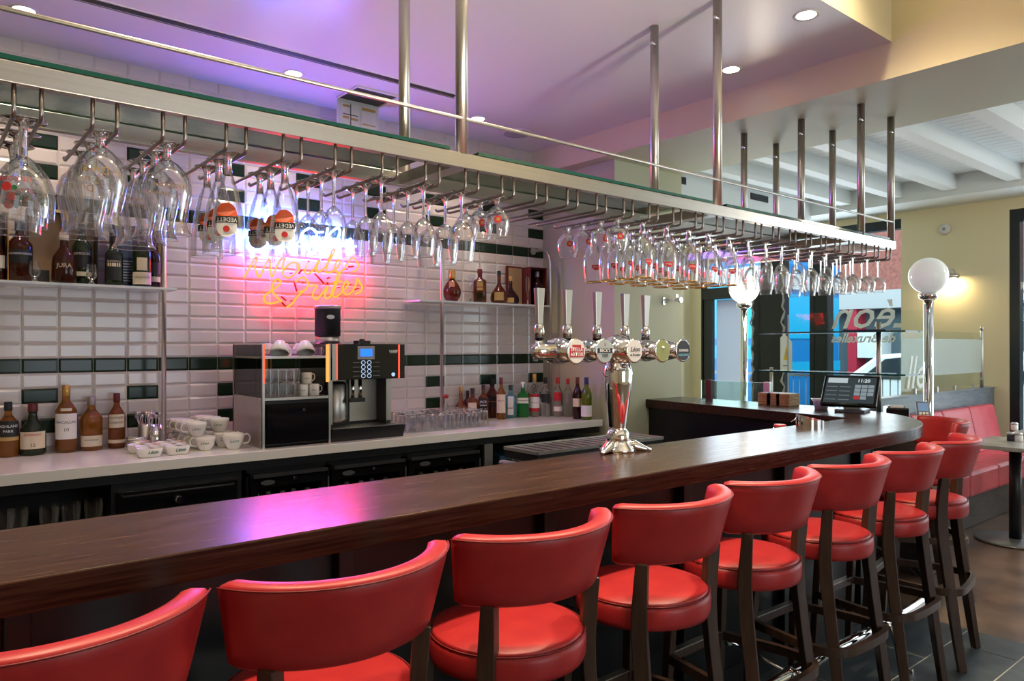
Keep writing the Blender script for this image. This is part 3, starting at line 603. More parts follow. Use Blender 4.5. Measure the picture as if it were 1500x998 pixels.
# ------------------------------------------------------------------ bar stools
def stool(label):
    t = thing('bar_stool', label, 'bar stool', (0, 0, 0), 0, 'red bar stools along the bar')
    s_ = MB().lathe([(.185, .680), (.205, .685), (.210, .700), (.211, .735), (.206, .753)], 40, 0, (-.008, -.028, 0)).lathe([(.206, .753), (.195, .761), (.15, .767), (.08, .770), (.001, .771)], 40, 0, (-.008, -.028, 0)).build('seat', 'red', t)
    MB().tube([(-.008+.2075*math.cos(2*PI*i/40), -.028+.2075*math.sin(2*PI*i/40), .7535) for i in range(40)], .0022, 5, closed=True).build('seam', 'redd', s_)
    # curved upholstered back
    prof = []
    for (r, z), nx in (((.260, .882), 0), ((.268, .92), 0), ((.288, 1.02), 0), ((.2925, 1.046), 0), ((.286, 1.053), 0), ((.262, 1.055), 0), ((.247, 1.050), 0), ((.242, 1.03), 0), ((.226, .92), 0), ((.219, .89), 0), ((.227, .878), 0), ((.248, .875), 0)): prof.append((r, z))
    n = 30; A = R(63); vs = []; q = len(prof)
    for i in range(n+1):
        a = -PI/2-A+2*A*i/n; e = min(i, n-i)
        for r, z in prof:
            k = {0: .93, 1: .985}.get(e, 1); rm_ = .257+(r-.257)*(k if e < 2 else 1); zz = z
            if e == 0: zz = .975+(z-.975)*.93
            lean = .012*(1.05-z)/.15
            vs.append((rm_*math.cos(a), rm_*math.sin(a)+lean, zz))
    fs = [(i*q+j, (i+1)*q+j, (i+1)*q+(j+1) % q, i*q+(j+1) % q) for i in range(n) for j in range(q)]+[tuple(range(q)), tuple(n*q+j for j in range(q-1, -1, -1))]
    b_ = MB().add(vs, fs, 0, True).build('backrest', 'red', t)
    MB().tube([(.2932*math.cos(-PI/2-A+2*A*i/n), .2932*math.sin(-PI/2-A+2*A*i/n), 1.0455) for i in range(n+1)], .0018, 5).build('seam', 'redd', b_)
    for s in (-1, 1):
        P = smooth([(s*.178, -.240, 0), (s*.174, -.205, .25), (s*.168, -.165, .55), (s*.167, -.153, .70), (s*.168, -.158, .80), (s*.171, -.166, .885)], 4)
        MB().tube(P, 0, wh=[(.015+.004*min(1, i/14), .017+.006*math.sin(PI*i/(len(P)-1))) for i in range(len(P))], up=(s*.6, 1, 0)).build('leg', 'leg', t, bevel=.003)
        P = [(s*.172, .185, 0), (s*.160, .168, .35), (s*.150, .150, .665)]
        MB().tube(P, 0, wh=[(.013, .013), (.016, .016), (.019, .019)], up=(0, 1, 0)).build('leg', 'leg', t, bevel=.003)
    z = .36
    ring = [(.165, .165), (.190, .05), (.212, -.08), (.205, -.175), (.155, -.228), (.06, -.240)]
    ring = ring+[(-x, y) for x, y in ring[::-1]]
    MB().tube(smooth([(x, y, z) for x, y in ring], 5), 0, wh=(.011, .016), up=(0, 0, 1)).build('foot_ring', 'leg', t)
    f_ = MB().box(-.155, .155, .155, .177, z-.018, z+.016).build('foot_bar', 'leg', t, bevel=.002); MB().box(-.15, .15, .152, .180, z+.016, z+.020).build('metal_strip', 'steelr', f_)
    return t
SL = ['red leather bar stool cut off by the bottom left corner', 'second red bar stool from the left, with its whole back in view', 'third red bar stool from the left, seat showing below its back',
      'fourth red bar stool from the left', 'fifth red bar stool, midway along the row', 'sixth red bar stool, fourth before the bar end',
      'seventh red bar stool, third before the bar end', 'eighth red bar stool, standing at the start of the bar curve']
x0, dx = 1.240, .5345
st0 = stool(SL[1]); st0.location = (x0-dx, 1.545, 0)
for i, l in enumerate(SL):
    if i != 1: dup(st0, (x0+dx*(i-2)-(.045 if i == 7 else 0), 1.545+(.012 if i == 7 else random.uniform(-.004, .004)), 0), (.17 if i == 7 else random.uniform(-.02, .02)), l)
dup(st0, (4.73, 1.90, 0), R(45), 'red bar stool round the bar end, its inner back facing us')
# ------------------------------------------------------------------ back counter and the units under it
t = thing('back_counter_top', 'white quartz counter top along the tiled wall', 'counter', (0, 0, 0))
MB().box(-1.3, XC-.025, YK, YW-.012, ZK-.052, ZK).build('worktop', 'quartz', t, bevel=.003)
t = thing('counter_base', 'black carcass under the white counter', 'cabinet', (0, 0, 0))
MB().box(-1.3, XC-.03, YK+.50, YW-.01, 0, ZK-.054).build('back_panel', 'black', t); MB().box(-1.3, XC-.03, YK+.03, YK+.5, ZK-.10, ZK-.054).build('top_rail', 'black', t)
MB().box(-1.3, XC-.03, YK+.06, YK+.5, 0, .10).build('plinth', 'black', t); MB().box(-1.3, .74, YK+.05, YK+.5, .55, .575).build('shelf', 'dark', t)
MB().box(3.02, 3.09, YK+.02, YK+.05, .1, ZK-.10).build('upright', 'steelr', t); MB().box(3.10, 4.14, YK+.06, YK+.5, .62, .64).build('shelf', 'dark', t); MB().box(3.2, 3.75, YK+.08, YK+.4, .645, .72).build('crate', K.setdefault('bluecrate', mat('blue_crate', (.02, .06, .10), .5)), t)
pg = None; i = 0
for u in (6, 26, 72, 104, 137):
    for r in range(2):
        Y = YK+.13+.09*r; X = XatY(u, Y); lab = 'empty pint glass on the dark under-counter shelf, %s from its left end%s' % (ORD[[6, 26, 72, 104, 137].index(u)+1], '' if r == 0 else ', behind')
        if pg is None:
            pg = thing('pint_glass', lab, 'glass', (X, Y, .576), 0, 'pint glasses on the under-counter shelf')
            MB().lathe([(.030, .012), (.033, .05), (.041, .12), (.042, .15)], 18, cap=False).build('bowl', 'thin', pg); MB().lathe([(.029, 0), (.031, .004), (.030, .012)], 18).build('base', 'stem', pg)
        else: dup(pg, (X, Y, .576), 0, lab)
t = thing('undercounter_dishwasher', 'black under-counter machine with bar handle and a knob', 'dishwasher', (0, 0, 0))
MB().box(.76, 1.39, YK+.05, YK+.5, .1, ZK-.105).build('body', 'black', t); d_ = MB().box(.78, 1.36, YK+.02, YK+.05, .12, ZK-.14).build('door', 'blackgl', t, bevel=.004)
MB().tube([(.80, YK+.018, .765), (.80, YK-.012, .765), (1.33, YK-.012, .765), (1.33, YK+.018, .765)], .006, 8).build('handle', 'dark', d_); MB().lathe([(.022, -.02), (.018, .02)], 16, 0, (1.06, YK+.01, .715), ax='y').build('knob', 'chrome', d_)
MB().box(1.30, 1.345, YK+.018, YK+.02, .60, .665).build('sticker', 'wlabel', d_)
fr = None
for i, (a, b) in enumerate([(1.42, 1.89), (1.895, 2.41), (2.415, 2.99)]):
    w = b-a; lab = ['black bottle cooler with glass door, below the cup cabinet', 'black bottle cooler with glass door, below the coffee machine', 'black bottle cooler with glass door, beside the steel upright'][i]
    t = thing('bottle_cooler', lab, 'fridge', (a, YK, 0), 0, 'bottle coolers under the white counter')
    MB().box(0, w, .08, .1, .1, .12).box(0, w, .45, .48, .1, .80).box(0, .02, .06, .48, .1, .80).box(w-.02, w, .06, .48, .1, .80).box(0, w, .06, .48, .78, .82).build('cabinet', 'black', t)
    d_ = MB().box(.01, .05, .02, .055, .12, .78).box(w-.05, w-.01, .02, .055, .12, .78).box(.05, w-.05, .02, .055, .72, .78).box(.05, w-.05, .02, .055, .12, .18).build('door', 'blackgl', t)
    MB().box(.05, w-.05, .035, .04, .18, .72).build('door_pane', 'pane', d_); MB().lathe([(.011, -.006), (.010, .006)], 14, 0, (w*.55, .012, .752), ax='y').build('lock', 'chrome', d_)
    MB().box(.02, w-.02, .006, .02, .775, .795).build('handle', 'dark', d_); MB().box(w-.012, w-.006, .018, .02, .15, .74).build('edge_trim', 'grey', d_)
    MB().lathe([(.040, -.002), (.040, .002)], 24, 0, (0, 0, 0), ax='y').build('badge', K.setdefault('fbadge', mat('fridge_badge', (.07, .075, .08), .4)), d_, (w*.22, .016, .745)).scale = (1, 1, .35)
    MB().box(.02, w-.02, .08, .45, .44, .452).build('shelf', 'steelr', t)
    for j in range(5):
        X = a+.085+(w-.17)*j/4; l2 = 'small beer bottle inside the %s bottle cooler, %s from its left side' % (['cup cabinet side', 'middle', 'steel upright side'][i], ORD[j+1])
        if fr is None:
            fr = thing('beer_bottle', l2, 'bottle', (X, YK+.14, .4525), 0, 'beer bottles in the coolers')
            MB().lathe([(.029, 0), (.030, .01), (.030, .115), (.024, .14), (.014, .17), (.0125, .205)], 16).build('body', 'dgreen', fr); MB().cyl((0, 0), .0145, .203, .214, 12).build('crown_cap', 'steelr', fr); MB().lathe([(.0305, .04), (.0305, .10)], 16, cap=False).build('label_band', 'wlabel', fr)
        else: dup(fr, (X, YK+.14+.02*(j % 2), .4525), 0, l2)
# ------------------------------------------------------------------ wall shelves
for nm, x0, x1, pu, lab in (('left', -1.2, 1.175, [(240, 2.29)], 'white glass wall shelf with steel posts, holding the whisky boxes'), ('right', 2.79, 4.03, [(647, 2.29), (806, 2.29)], 'short white glass wall shelf by the corner, holding the cognacs')):
    t = thing('wall_shelf', lab, 'shelf', (0, 0, 0)); zs = 1.825
    MB().box(x0, x1, 4.42, YW-.013, zs-.014, zs).build('board', K.setdefault('shelfw', mat('shelf_white', (.68, .72, .71), .2)), t, bevel=.002)
    for u, ztop in pu:
        X = XatY(u, 4.44); rb = .12
        MB().tube([(X, 4.44, ZK), (X, 4.44, ztop-rb)]+[(X, 4.44+rb-rb*math.cos(R(a)), ztop-rb+rb*math.sin(R(a))) for a in range(15, 91, 15)]+[(X, YW-.012, ztop)], .0125, 14).build('post', 'steelr', t)
        MB().lathe([(.03, 0), (.028, .012)], 18, 0, (X, YW-.012, ztop), ax='y').build('wall_flange', 'steelr', t).location = (0, 0, 0)
        MB().cyl((X, 4.44), .024, ZK, ZK+.01, 18).build('foot_flange', 'steelr', t)
ZS2 = 1.826
# ------------------------------------------------------------------ bottles
PROF = {'whisky': [(.90, 0), (1, .025), (1, .56), (.96, .62), (.60, .71), (.40, .755), (.34, .80), (.34, .95)], 'wine': [(.92, 0), (1, .02), (1, .56), (.93, .64), (.55, .74), (.40, .79), (.36, .97)],
        'square': [(.94, 0), (1, .02), (1, .60), (.92, .66), (.45, .71), (.36, .76), (.34, .95)], 'jug': [(.90, 0), (1, .04), (1, .36), (.93, .50), (.62, .62), (.38, .70), (.33, .78), (.33, .95)],
        'squat': [(.50, 0), (.62, .02), (.88, .14), (1, .28), (.97, .38), (.75, .53), (.42, .66), (.26, .72), (.24, .95)], 'flask': [(.70, 0), (.95, .06), (1, .16), (.94, .28), (.62, .42), (.30, .54), (.21, .62), (.20, .95)]}
def bottle(u, vb, vt, wpx, kind, g, cap, label, lab=(), z0=ZK, Y=None, capz=.84, rot=None, name='spirit_bottle', group=None, capr=1.12):
    if Y is None:
        X, Y = atz(u, vb+1.0, z0); Y = min(Y, 4.585); X = XatY(u, Y)
        if X > XC-.075: X = XC-.075; Y = YatX(u, X)
    else: X = XatY(u, Y)
    d = dep(X, Y); H = (vb-vt)*d/F; r = wpx*d/F/2; sq = 6 if kind == 'square' else 0
    rz = -math.atan2(X, Y) if rot is None else rot
    t = thing(name, label, 'bottle', (X, Y, z0+.0006), rz, group)
    MB().lathe([(a*r, b*H) for a, b in PROF[kind]], 24, 0, sq=sq).build('body', g, t)
    cr = PROF[kind][-1][0]*r*capr
    MB().lathe([(cr, capz*H), (cr*1.05, capz*H+.002), (cr*1.02, H-.002), (cr*.9, H)], 16).build('cap', cap, t)
    for L in lab:
        zl, zh, ha, m = L[:4]
        if m: 
            if sq: p = MB().box(-ha*r*.9, ha*r*.9, -r-.0012, -r-.0002, zl*H, zh*H).build('label', m, t)
            else: p = patch(r+.0009, r+.0009, zl*H, zh*H, ha, m, t, 'label', -PI/2)
        for s, size, tm, zz in (L[4] if len(L) > 4 else ()):
            sz = size*H; mx = 1.75*min(ha, 1.2)*r/max(1, len(s))/.62
            if sq: o = place(text_mesh(s, min(sz, mx), tm, bold=.0003), 'lettering', t, (0, -r-.0022, zz*H))
            else: o = ltext(s, min(sz, mx), tm, r+.0019, zz*H, t, 0, flip=False)
    return t
B = bottle
B(12, 664, 584, 27, 'whisky', 'amber', 'blabel', 'amber whisky bottle with black label at the left end of the counter', [(.36, .66, 1.2, 'blabel', [('HIGHLAND', .07, 'whiteink', .56), ('PARK', .07, 'whiteink', .47)]), (.30, .37, 1.2, 'glabel')])
B(48, 663, 588, 34, 'jug', 'dgreen', 'winecap', 'squat dark green whiskey bottle with cream label and red capsule', [(.13, .46, 1.1, 'paper', [('REDBREAST', .06, 'redink', .40), ('12', .09, 'ink', .2)])])
B(97, 661, 563, 29, 'whisky', 'amber', 'goldcap', 'tall amber whisky bottle with large white label and gold cap', [(.20, .58, 1.15, 'wlabel', [('MACALLAN', .055, 'ink', .45), ('10', .075, 'ink', .34)]), (.62, .66, .5, 'paper')], capr=1.05)
B(134, 655, 577, 29, 'whisky', 'amber', 'greycap', 'amber malt bottle with grey cap and cream label', [(.08, .28, 1.2, 'paper', [('DALWHINNIE', .04, 'ink', .2)])])
B(171, 652, 572, 23, 'whisky', 'damber', 'winecap', 'dark red liqueur bottle with oval cream label and burgundy cap', [(.38, .62, 1.0, 'paper', [('SOUTHERN', .05, 'ink', .56), ('COMFORT', .055, 'ink', .47)]), (.10, .16, 1.2, 'paper')])
# right end of the counter
rb = [(675, 612, 562, 25, 'flask', 'amber', 'goldcap', 'round-shouldered amber brandy bottle beside the steel shelf post', []),
      (692, 617, 568, 17, 'square', 'damber', 'blabel', 'square dark whiskey bottle with wide black cap, in front of the row', [(.18, .58, .8, 'paper')]),
      (708, 614, 563, 15, 'square', 'damber', 'blabel', 'square whiskey bottle with small black and white label', [(.2, .62, .9, 'blabel', [("JACK", .09, 'whiteink', .52), ("DANIEL'S", .08, 'whiteink', .42), ('No.7', .08, 'whiteink', .3)])]),
      (721, 612, 556, 19, 'whisky', 'cognac', 'blabel', 'square-sided amber whisky bottle with slanting black label', [(.30, .56, 1.1, 'blabel', [('JOHNNIE WALKER', .05, 'glabel', .43)])]),
      (734, 612, 551, 14, 'whisky', 'amber', 'winecap', 'tall amber scotch bottle with cream label reading Bells', [(.16, .60, 1.1, 'paper', [("BELL'S", .09, 'ink', .45)])]),
      (748, 611, 563, 17, 'square', 'bblue', 'blabel', 'pale blue square gin bottle with white label', [(.10, .66, .55, 'wlabel', [('BOMBAY', .05, 'ink', .3)])]),
      (766, 610, 559, 17, 'square', 'ggreen', 'wlabel', 'bright green gin bottle with white band label', [(.40, .56, 1.05, 'wlabel', [("GORDON'S", .06, 'ink', .48)])]),
      (783, 609, 547, 16, 'whisky', 'clear', 'goldcap', 'clear vodka bottle with red and white label and gold cap', [(.12, .20, 1.2, 'rlabel'), (.20, .46, 1.2, 'wlabel', [('Stolichnaya', .05, 'ink', .33)]), (.46, .53, 1.2, 'rlabel')]),
      (799, 609, 552, 15, 'whisky', 'clear', 'blabel', 'clear vodka bottle with dark oval label and black cap', [(.36, .58, 1.0, 'blabel')]),
      (817, 609, 552, 15, 'whisky', 'clear', 'redcap', 'clear vodka bottle with red crest label and red cap', [(.40, .62, .8, 'rlabel'), (.14, .26, .9, 'wlabel')]),
      (832, 609, 553, 14, 'whisky', 'clear', 'redcap', 'plain clear spirit bottle with silver label and red cap', [(.36, .60, .7, 'greycap')]),
      (846, 613, 552, 14, 'wine', 'wine', 'winecap', 'red wine bottle with cream label at the counter end', [(.30, .50, 1.3, 'paper')]),
      (859, 614, 552, 16, 'wine', 'olive', 'bluecap', 'olive green white-wine bottle with white label and blue capsule', [(.08, .34, 1.3, 'wlabel')])]
for q in rb: B(*q, **({'Y': 4.60} if q[0] == 721 else {'Y': 4.46} if q[0] == 734 else {}))
B(685, 607, 565, 13, 'whisky', 'brown', 'blabel', 'dark bottle behind the round-shouldered brandy bottle', [(.2, .5, 1.0, 'blabel')], Y=4.62)
Y = 4.58; X = XatY(653, Y)
t = thing('stoppered_decanter', 'slim clear flask with a red stopper against the tiles', 'decanter', (X, Y, ZK)); MB().lathe([(.02, 0), (.022, .1), (.012, .14), (.010, .17)], 14, cap=False).build('body', 'thin', t); MB().ball((0, 0, .19), .022, 14, 8, 0, .75).build('stopper', 'redcap', t)
# left shelf
S = dict(z0=ZS2)
B(29, 408, 319, 33, 'whisky', 'brown', 'dark', 'dark brown whisky bottle with grey label, second on the upper shelf', [(.30, .52, 1.2, 'blabel', [('AUCHENTOSHAN', .05, 'whiteink', .45)])], Y=4.53, **S)
B(94, 412, 338, 32, 'jug', 'brown', 'paper', 'round dark bottle lettered JURA before the open tan box', [(.2, .5, 1.0, None, [('JURA', .12, 'paper', .33)])], Y=4.465, **S)
B(120, 412, 322, 26, 'wine', 'dgreen', 'blabel', 'black whiskey bottle with gold lettering before the open tan box', [(.28, .56, 1.2, 'blabel', [('JAMESON', .06, 'paper', .50)]), (.14, .21, 1.2, 'paper')], Y=4.57, **S)
B(167, 412, 336, 24, 'whisky', 'dgreen', 'blabel', 'dark bottle with black and gold label in front of the navy box', [(.10, .58, 1.0, 'blabel', [('BUSHMILLS', .05, 'paper', .46)]), (.36, .43, .8, 'paper')], Y=4.50, **S)
B(208, 415, 331, 25, 'whisky', 'dgreen', 'dark', 'dark green malt bottle with a cream label at its foot', [(.04, .25, 1.25, 'paper', [('LAGAVULIN', .05, 'ink', .16)]), (.28, .50, .55, 'paper')], Y=4.50, **S)
B(225, 416, 341, 19, 'whisky', 'wine', 'winecap', 'dark bottle in the last box of the upper left shelf', [(.12, .22, 1.2, 'paper'), (.28, .5, 1.1, 'blabel')], Y=4.56, **S)
B(0, 408, 345, 14, 'whisky', 'brown', 'dark', 'dark bottle inside the wooden box at the left edge', [(.3, .6, 1, 'wlabel')], Y=4.56, **S)
def gift_box(name, label, u0, u1, vt, Y0, Y1, m, inner, open_=True):
    x0_, x1_ = XatY(u0, Y0), XatY(u1, Y0); xc = (x0_+x1_)/2; H = zat(vt, xc, Y0)-ZS2; w = x1_-x0_
    t = thing(name, label, 'box', (x0_, Y0, ZS2)); D = Y1-Y0; e = .006
    m_ = MB().box(0, w, D-e, D, 0, H).box(0, e, 0, D, 0, H).box(w-e, w, 0, D, 0, H).box(0, w, 0, D, H-e, H).box(0, w, 0, D, 0, e)
    if not open_: m_ = MB().box(0, w, 0, D, 0, H)
    m_.build('case', m, t, bevel=.001)
    if open_: MB().box(e, w-e, D-e-.002, D-e, e, H-e).build('lining', inner, t)
    return t, w, H, D
t, w, H, D = gift_box('wooden_presentation_box', 'orange wooden presentation box cut off by the left edge', -22, 13, 309, 4.50, 4.64, 'boxwood', 'brown')
t, w, H, D = gift_box('whisky_gift_box', 'open tan whisky box with dark edges behind two bottles', 40, 144, 309, 4.55, 4.645, 'blabel', 'tan')
MB().box(w*.50, w*.56, D-.02, D-.012, 0, H).build('divider', 'blabel', t); MB().box(w*.36, w*.58, -.001, .004, H-.012, H).box(w*.49, w*.52, -.001, .004, H-.05, H).box(w*.54, w*.57, -.001, .004, H-.05, H).build('clasp', 'goldcap', t); MB().box(.08*w, .3*w, .0, .06, 0, .07).build('tray', 'dark', t)
t, w, H, D = gift_box('tall_navy_box', 'tall navy blue whisky carton with silver print', 164, 202, 330, 4.57, 4.64, 'navy', 'navy', False)
MB().box(.35*w, .78*w, -.001, 0, .48*H, .78*H).build('picture_panel', K.setdefault('navy2', mat('blue_print', (.05, .08, .15), .5)), t); MB().box(.46*w, .60*w, -.0012, 0, .84*H, .93*H).build('emblem', 'wlabel', t)
m_ = MB()
for i in range(8): m_.box(.35*w, (.72+.1*(i % 3))*w, -.001, 0, (.10+.045*i)*H, (.115+.045*i)*H)
m_.build('print_lines', 'greycap', t)
t, w, H, D = gift_box('silk_lined_box', 'box with creased pale lining at the shelf post', 214, 239, 336, 4.59, 4.65, 'blabel', 'tan')
MB().tube(smooth([(w*.86, D*.3, .0), (w*.80, D*.3, .1), (w*.9, D*.3, .17), (w*.84, D*.3, H*.95)], 4), [.012]*13, 8).build('lining_fold', 'tan', t)
tg = None
for u, Y, nm in ((51, 4.45, 'brown whisky bottle with grey label'), (134, 4.44, 'bottle with gold lettering')):
    X = XatY(u, Y); lab = 'small nosing glass on the upper left shelf by the '+nm
    if tg is None:
        tg = thing('nosing_glass', lab, 'glass', (X, Y, ZS2)); MB().lathe([(.008, .02), (.020, .03), (.026, .05), (.024, .08), (.019, .105)], 18, cap=False).build('bowl', 'thin', tg); MB().lathe([(.020, 0), (.018, .004), (.008, .012), (.009, .022)], 16).build('foot', 'stem', tg)
    else: dup(tg, (X, Y, ZS2), 0, lab)
# right shelf
B(662, 437, 391, 27, 'squat', 'cognac', 'goldcap', 'round cognac decanter with a crown-like gold stopper', [(.45, .62, .3, 'glabel')], Y=4.52, capz=.72, capr=1.6, **S)
B(703, 438, 388, 19, 'square', 'cognac', 'winecap', 'square cognac bottle with gold and green labels', [(.08, .30, .5, 'dgreen'), (.36, .44, .5, 'glabel'), (.46, .62, .5, 'glabel')], Y=4.54, **S)
B(731, 440, 392, 26, 'flask', 'cognac', 'blabel', 'squat brandy bottle with a gold square label', [(.08, .33, .55, 'glabel')], Y=4.50, **S)
B(748, 440, 399, 25, 'flask', 'wine', 'goldcap', 'dark facetted decanter with small gold label and glass stopper', [(.06, .24, .4, 'glabel')], Y=4.58, **S)
B(787, 443, 393, 16, 'whisky', 'wine', 'greycap', 'black bottle with silver neck inside the red presentation box', [(.36, .52, .5, 'blabel')], Y=4.56, **S)
t, w, H, D = gift_box('red_presentation_box', 'dark red presentation box standing open on the right shelf', 777, 801, 392, 4.53, 4.65, 'winecap', 'brown')
MB().box(-.17, -.005, D-.02, D-.008, 0, H*1.02).build('opened_door', 'winecap', t); MB().box(-.15, -.01, D-.024, D-.02, .01, H-.01).build('door_lining', 'tan', t)
Y = 4.47; X = XatY(773, Y); t = thing('glass_stopper', 'long clear glass dipper standing by the red presentation box', 'stopper', (X, Y, ZS2)); MB().lathe([(.016, 0), (.006, .01), (.007, .1), (.016, .13), (.014, .2), (.008, .24)], 14).build('shaft', 'stem', t)
Y = 4.46; X = XatY(689, Y); t = thing('liqueur_flute', 'thin liqueur flute between the decanter and the square cognac', 'glass', (X, Y, ZS2)); MB().lathe([(.004, .09), (.013, .11), (.017, .15), (.019, .20)], 16, cap=False).build('bowl', 'thin', t); MB().lathe([(.022, 0), (.02, .003), (.004, .008), (.0035, .088), (.005, .092)], 14).build('stem', 'stem', t)
# ------------------------------------------------------------------ counter clutter
X, Y = XatY(200, 4.47), 4.47
t = thing('steel_canister', 'low steel canister beside the cutlery pots', 'canister', (X, Y, ZK)); MB().lathe([(.048, 0), (.050, .004), (.050, .055)], 24).build('body', 'steelr', t); MB().lathe([(.051, .055), (.051, .065), (.045, .068)], 24).build('lid', 'chrome', t)
for i, (u, Y, r, h, nn) in enumerate([(213, 4.57, .038, .125, 9), (228, 4.50, .040, .125, 7)]):
    X = XatY(u, Y); t = thing('cutlery_pot', 'tall steel pot crowded with teaspoons against the tiles' if i == 0 else 'polished steel pot nearer the shelf post', 'pot', (X, Y, ZK))
    MB().lathe([(r*.95, 0), (r, .004), (r, h), (r*.93, h), (r*.92, .01)], 22, cap=False).cyl((0, 0), r*.93, .004, .012, 20).build('pot', 'chrome' if i else 'steelr', t)
    for k in range(nn):
        a = 2*PI*k/nn+i; q = r*.45; l = .17+.02*random.random()
        p0 = (q*math.cos(a)*.3, q*math.sin(a)*.3, .02); p1 = (math.cos(a)*r*1.25, math.sin(a)*r*.9, l)
        o = MB().tube([p0, [(p0[c]+p1[c])/2 for c in range(3)], p1], [.002, .002, .003], 5).ball(p1, .010, 8, 5, 0, 1.3).build('teaspoon', 'steelr', None, (X, Y, ZK))
        tag(o, 'steel teaspoon standing in the %s cutlery pot' % ('crowded' if i == 0 else 'polished'), 'spoon', 'teaspoons in the crowded pot' if i == 0 else 'teaspoons in the polished pot')
# sugar dishes
dish = None
for c, (u, v) in enumerate([(222, 671), (263, 667)]):
    bx, by = atz(u, v, ZK)
    for r in range(3):
        lab = 'white dish of paper sachets, %s column of dishes, %s from the counter edge' % (['teaspoon side' if False else 'left', 'right'][c], ORD[r+1]); loc = (bx+.012*(r % 2)*(1-c), by+.045+.098*r, ZK)
        if dish is None:
            dish = thing('sachet_dish', lab, 'dish', loc, 0, 'white sachet dishes')
            MB().lathe([(.045, 0), (.052, .004), (.060, .03), (.062, .046), (.059, .046), (.055, .02), (.001, .012)], 28, sq=3.2).build('bowl', 'china', dish).scale = (1, .70, 1)
            place(text_mesh('Léon', .024, 'green', .3, bold=.0006), 'lettering', dish, (.008, -.0425, .027))
            m_ = MB(); rr = random.Random(3)
            for k in range(7):
                x, y, z, a = rr.uniform(-.035, .035), rr.uniform(-.02, .02), .040+.003*k, rr.uniform(0, 3)
                ca, sa = math.cos(a), math.sin(a); m_.add([(x+ca*p-sa*q_, y+sa*p+ca*q_, z+s_*p) for p, q_ in ((-.022, -.012), (.022, -.012), (.022, .012), (-.022, .012)) for s_ in (rr.uniform(-.2, .2),)], [(0, 1, 2, 3)], k % 3 == 2)
            m_.build('sachets', ['wlabel', K.setdefault('sachet', mat('brown_sachet', (.55, .38, .26), .7))], dish)
        else: dup(dish, loc, random.uniform(-.06, .06), lab)
# cups
def cup(label, r=.052, h=.075, ha=0):
    t = thing('white_cup', label, 'cup', (0, 0, 0), 0, 'white cups on the counter')
    MB().lathe([(r*.55, 0), (r*.60, .004), (r*.62, .008), (r*.90, h*.45), (r, h*.8), (r, h), (r*.96, h), (r*.94, h*.8), (r*.82, h*.42), (r*.5, .012), (.001, .011)], 26, cap=True).build('bowl', 'china', t)
    P = smooth([(r*.93, 0, h*.82), (r*1.25, 0, h*.92), (r*1.52, 0, h*.68), (r*1.35, 0, h*.35), (r*.84, 0, h*.30)], 5); H_ = MB().tube(P, .0045, 8).build('handle', 'china', t); H_.rotation_euler = (0, 0, ha)
    ltext('Léon', r*.42, 'green', r*.985, h*.56, t, -.3, .3, False)
    return t
cA = cup('x', ha=PI-.3); cB = cup('x', .058, .085, ha=-.2); first = {}
def put(c, loc, lab, rz=0):
    if c not in first: first[c] = 1; c.location = loc; c.rotation_euler = (0, 0, rz); c['label'] = lab
    else: dup(c, loc, rz, lab)
bx, by = atz(305, 661, ZK); bx2, by2 = atz(347, 659, ZK)
for j in range(5):
    put(cA, (bx-.006*j, by+.05+.088*j, ZK), 'white cup with handle to the left, lower tier, %s from the counter edge' % ORD[j+1], random.uniform(-.2, .2))
for j in range(4):
    put(cA, (bx-.03-.006*j, by+.10+.095*j, ZK+.0755), 'white cup with handle to the left, upper tier, %s from the counter edge' % ORD[j+1], random.uniform(-.2, .2))
for j in range(4):
    put(cB, (bx2-.012*j, by2+.055+.115*j, ZK), 'white cup with handle to the right beside the cup cabinet, %s from the counter edge' % ORD[j+1], random.uniform(-.15, .15))
    if j: put(cA, (bx2-.02-.012*j, by2+.09+.105*j, ZK+.086), 'white cup stacked on the cups beside the cup cabinet, %s from the counter edge' % ORD[j], random.uniform(-.3, .3))
# upturned tumblers
tm = None
for r in range(4):
    for c in range(9):
        x = 2.56+.0745*c+.02*(r % 2); y = 4.16+.078*r
        lab = 'upturned tumbler on the counter, %s row from the edge, %s from the coffee machine' % (ORD[r+1], ORD[c+1])
        if tm is None:
            tm = thing('tumbler', lab, 'glass', (x, y, ZK), 0, 'upturned tumblers beside the coffee machine')
            MB().lathe([(.036, .001), (.036, .004), (.033, .08), (.031, .10)], 18, cap=False).build('wall', 'thin', tm); MB().lathe([(.031, .099), (.032, .107), (.030, .116), (.027, .118)], 18).build('base', 'stem', tm)
        else: dup(tm, (x+random.uniform(-.003, .003), y+random.uniform(-.003, .003), ZK), 0, lab)
# ------------------------------------------------------------------ cup cabinet and coffee machine
ax0, ax1, ay0, ay1 = 1.512, 1.918, 4.02, 4.50
t = thing('cup_warmer', 'steel and black cup cabinet with two open tiers, lit by red strips', 'cabinet', (0, 0, ZK)); z = lambda a: a-ZK
MB().box(ax0+.004, ax1-.004, ay0+.01, ay1, .012, z(1.185)).build('body', 'black', t); d_ = MB().box(ax0+.02, ax1-.012, ay0-.006, ay0+.01, .02, z(1.172)).build('drawer_front', 'blackgl', t, bevel=.003); MB().lathe([(.008, 0), (.007, .01)], 12, 0, (ax0+.24, ay0-.006, z(1.13)), ax='y').build('lock', 'chrome', d_)
for x in (ax0, ax1-.004): MB().box(x, x+.004, ay0, ay1, .0, z(1.205)).build('side_panel', 'steelr', t)
MB().box(ax0+.004, ax1-.004, ay0, ay1, z(1.19), z(1.205)).build('shelf', 'steelr', t); MB().box(ax0+.004, ax1-.004, ay0, ay1, z(1.425), z(1.438)).build('shelf', 'steelr', t)
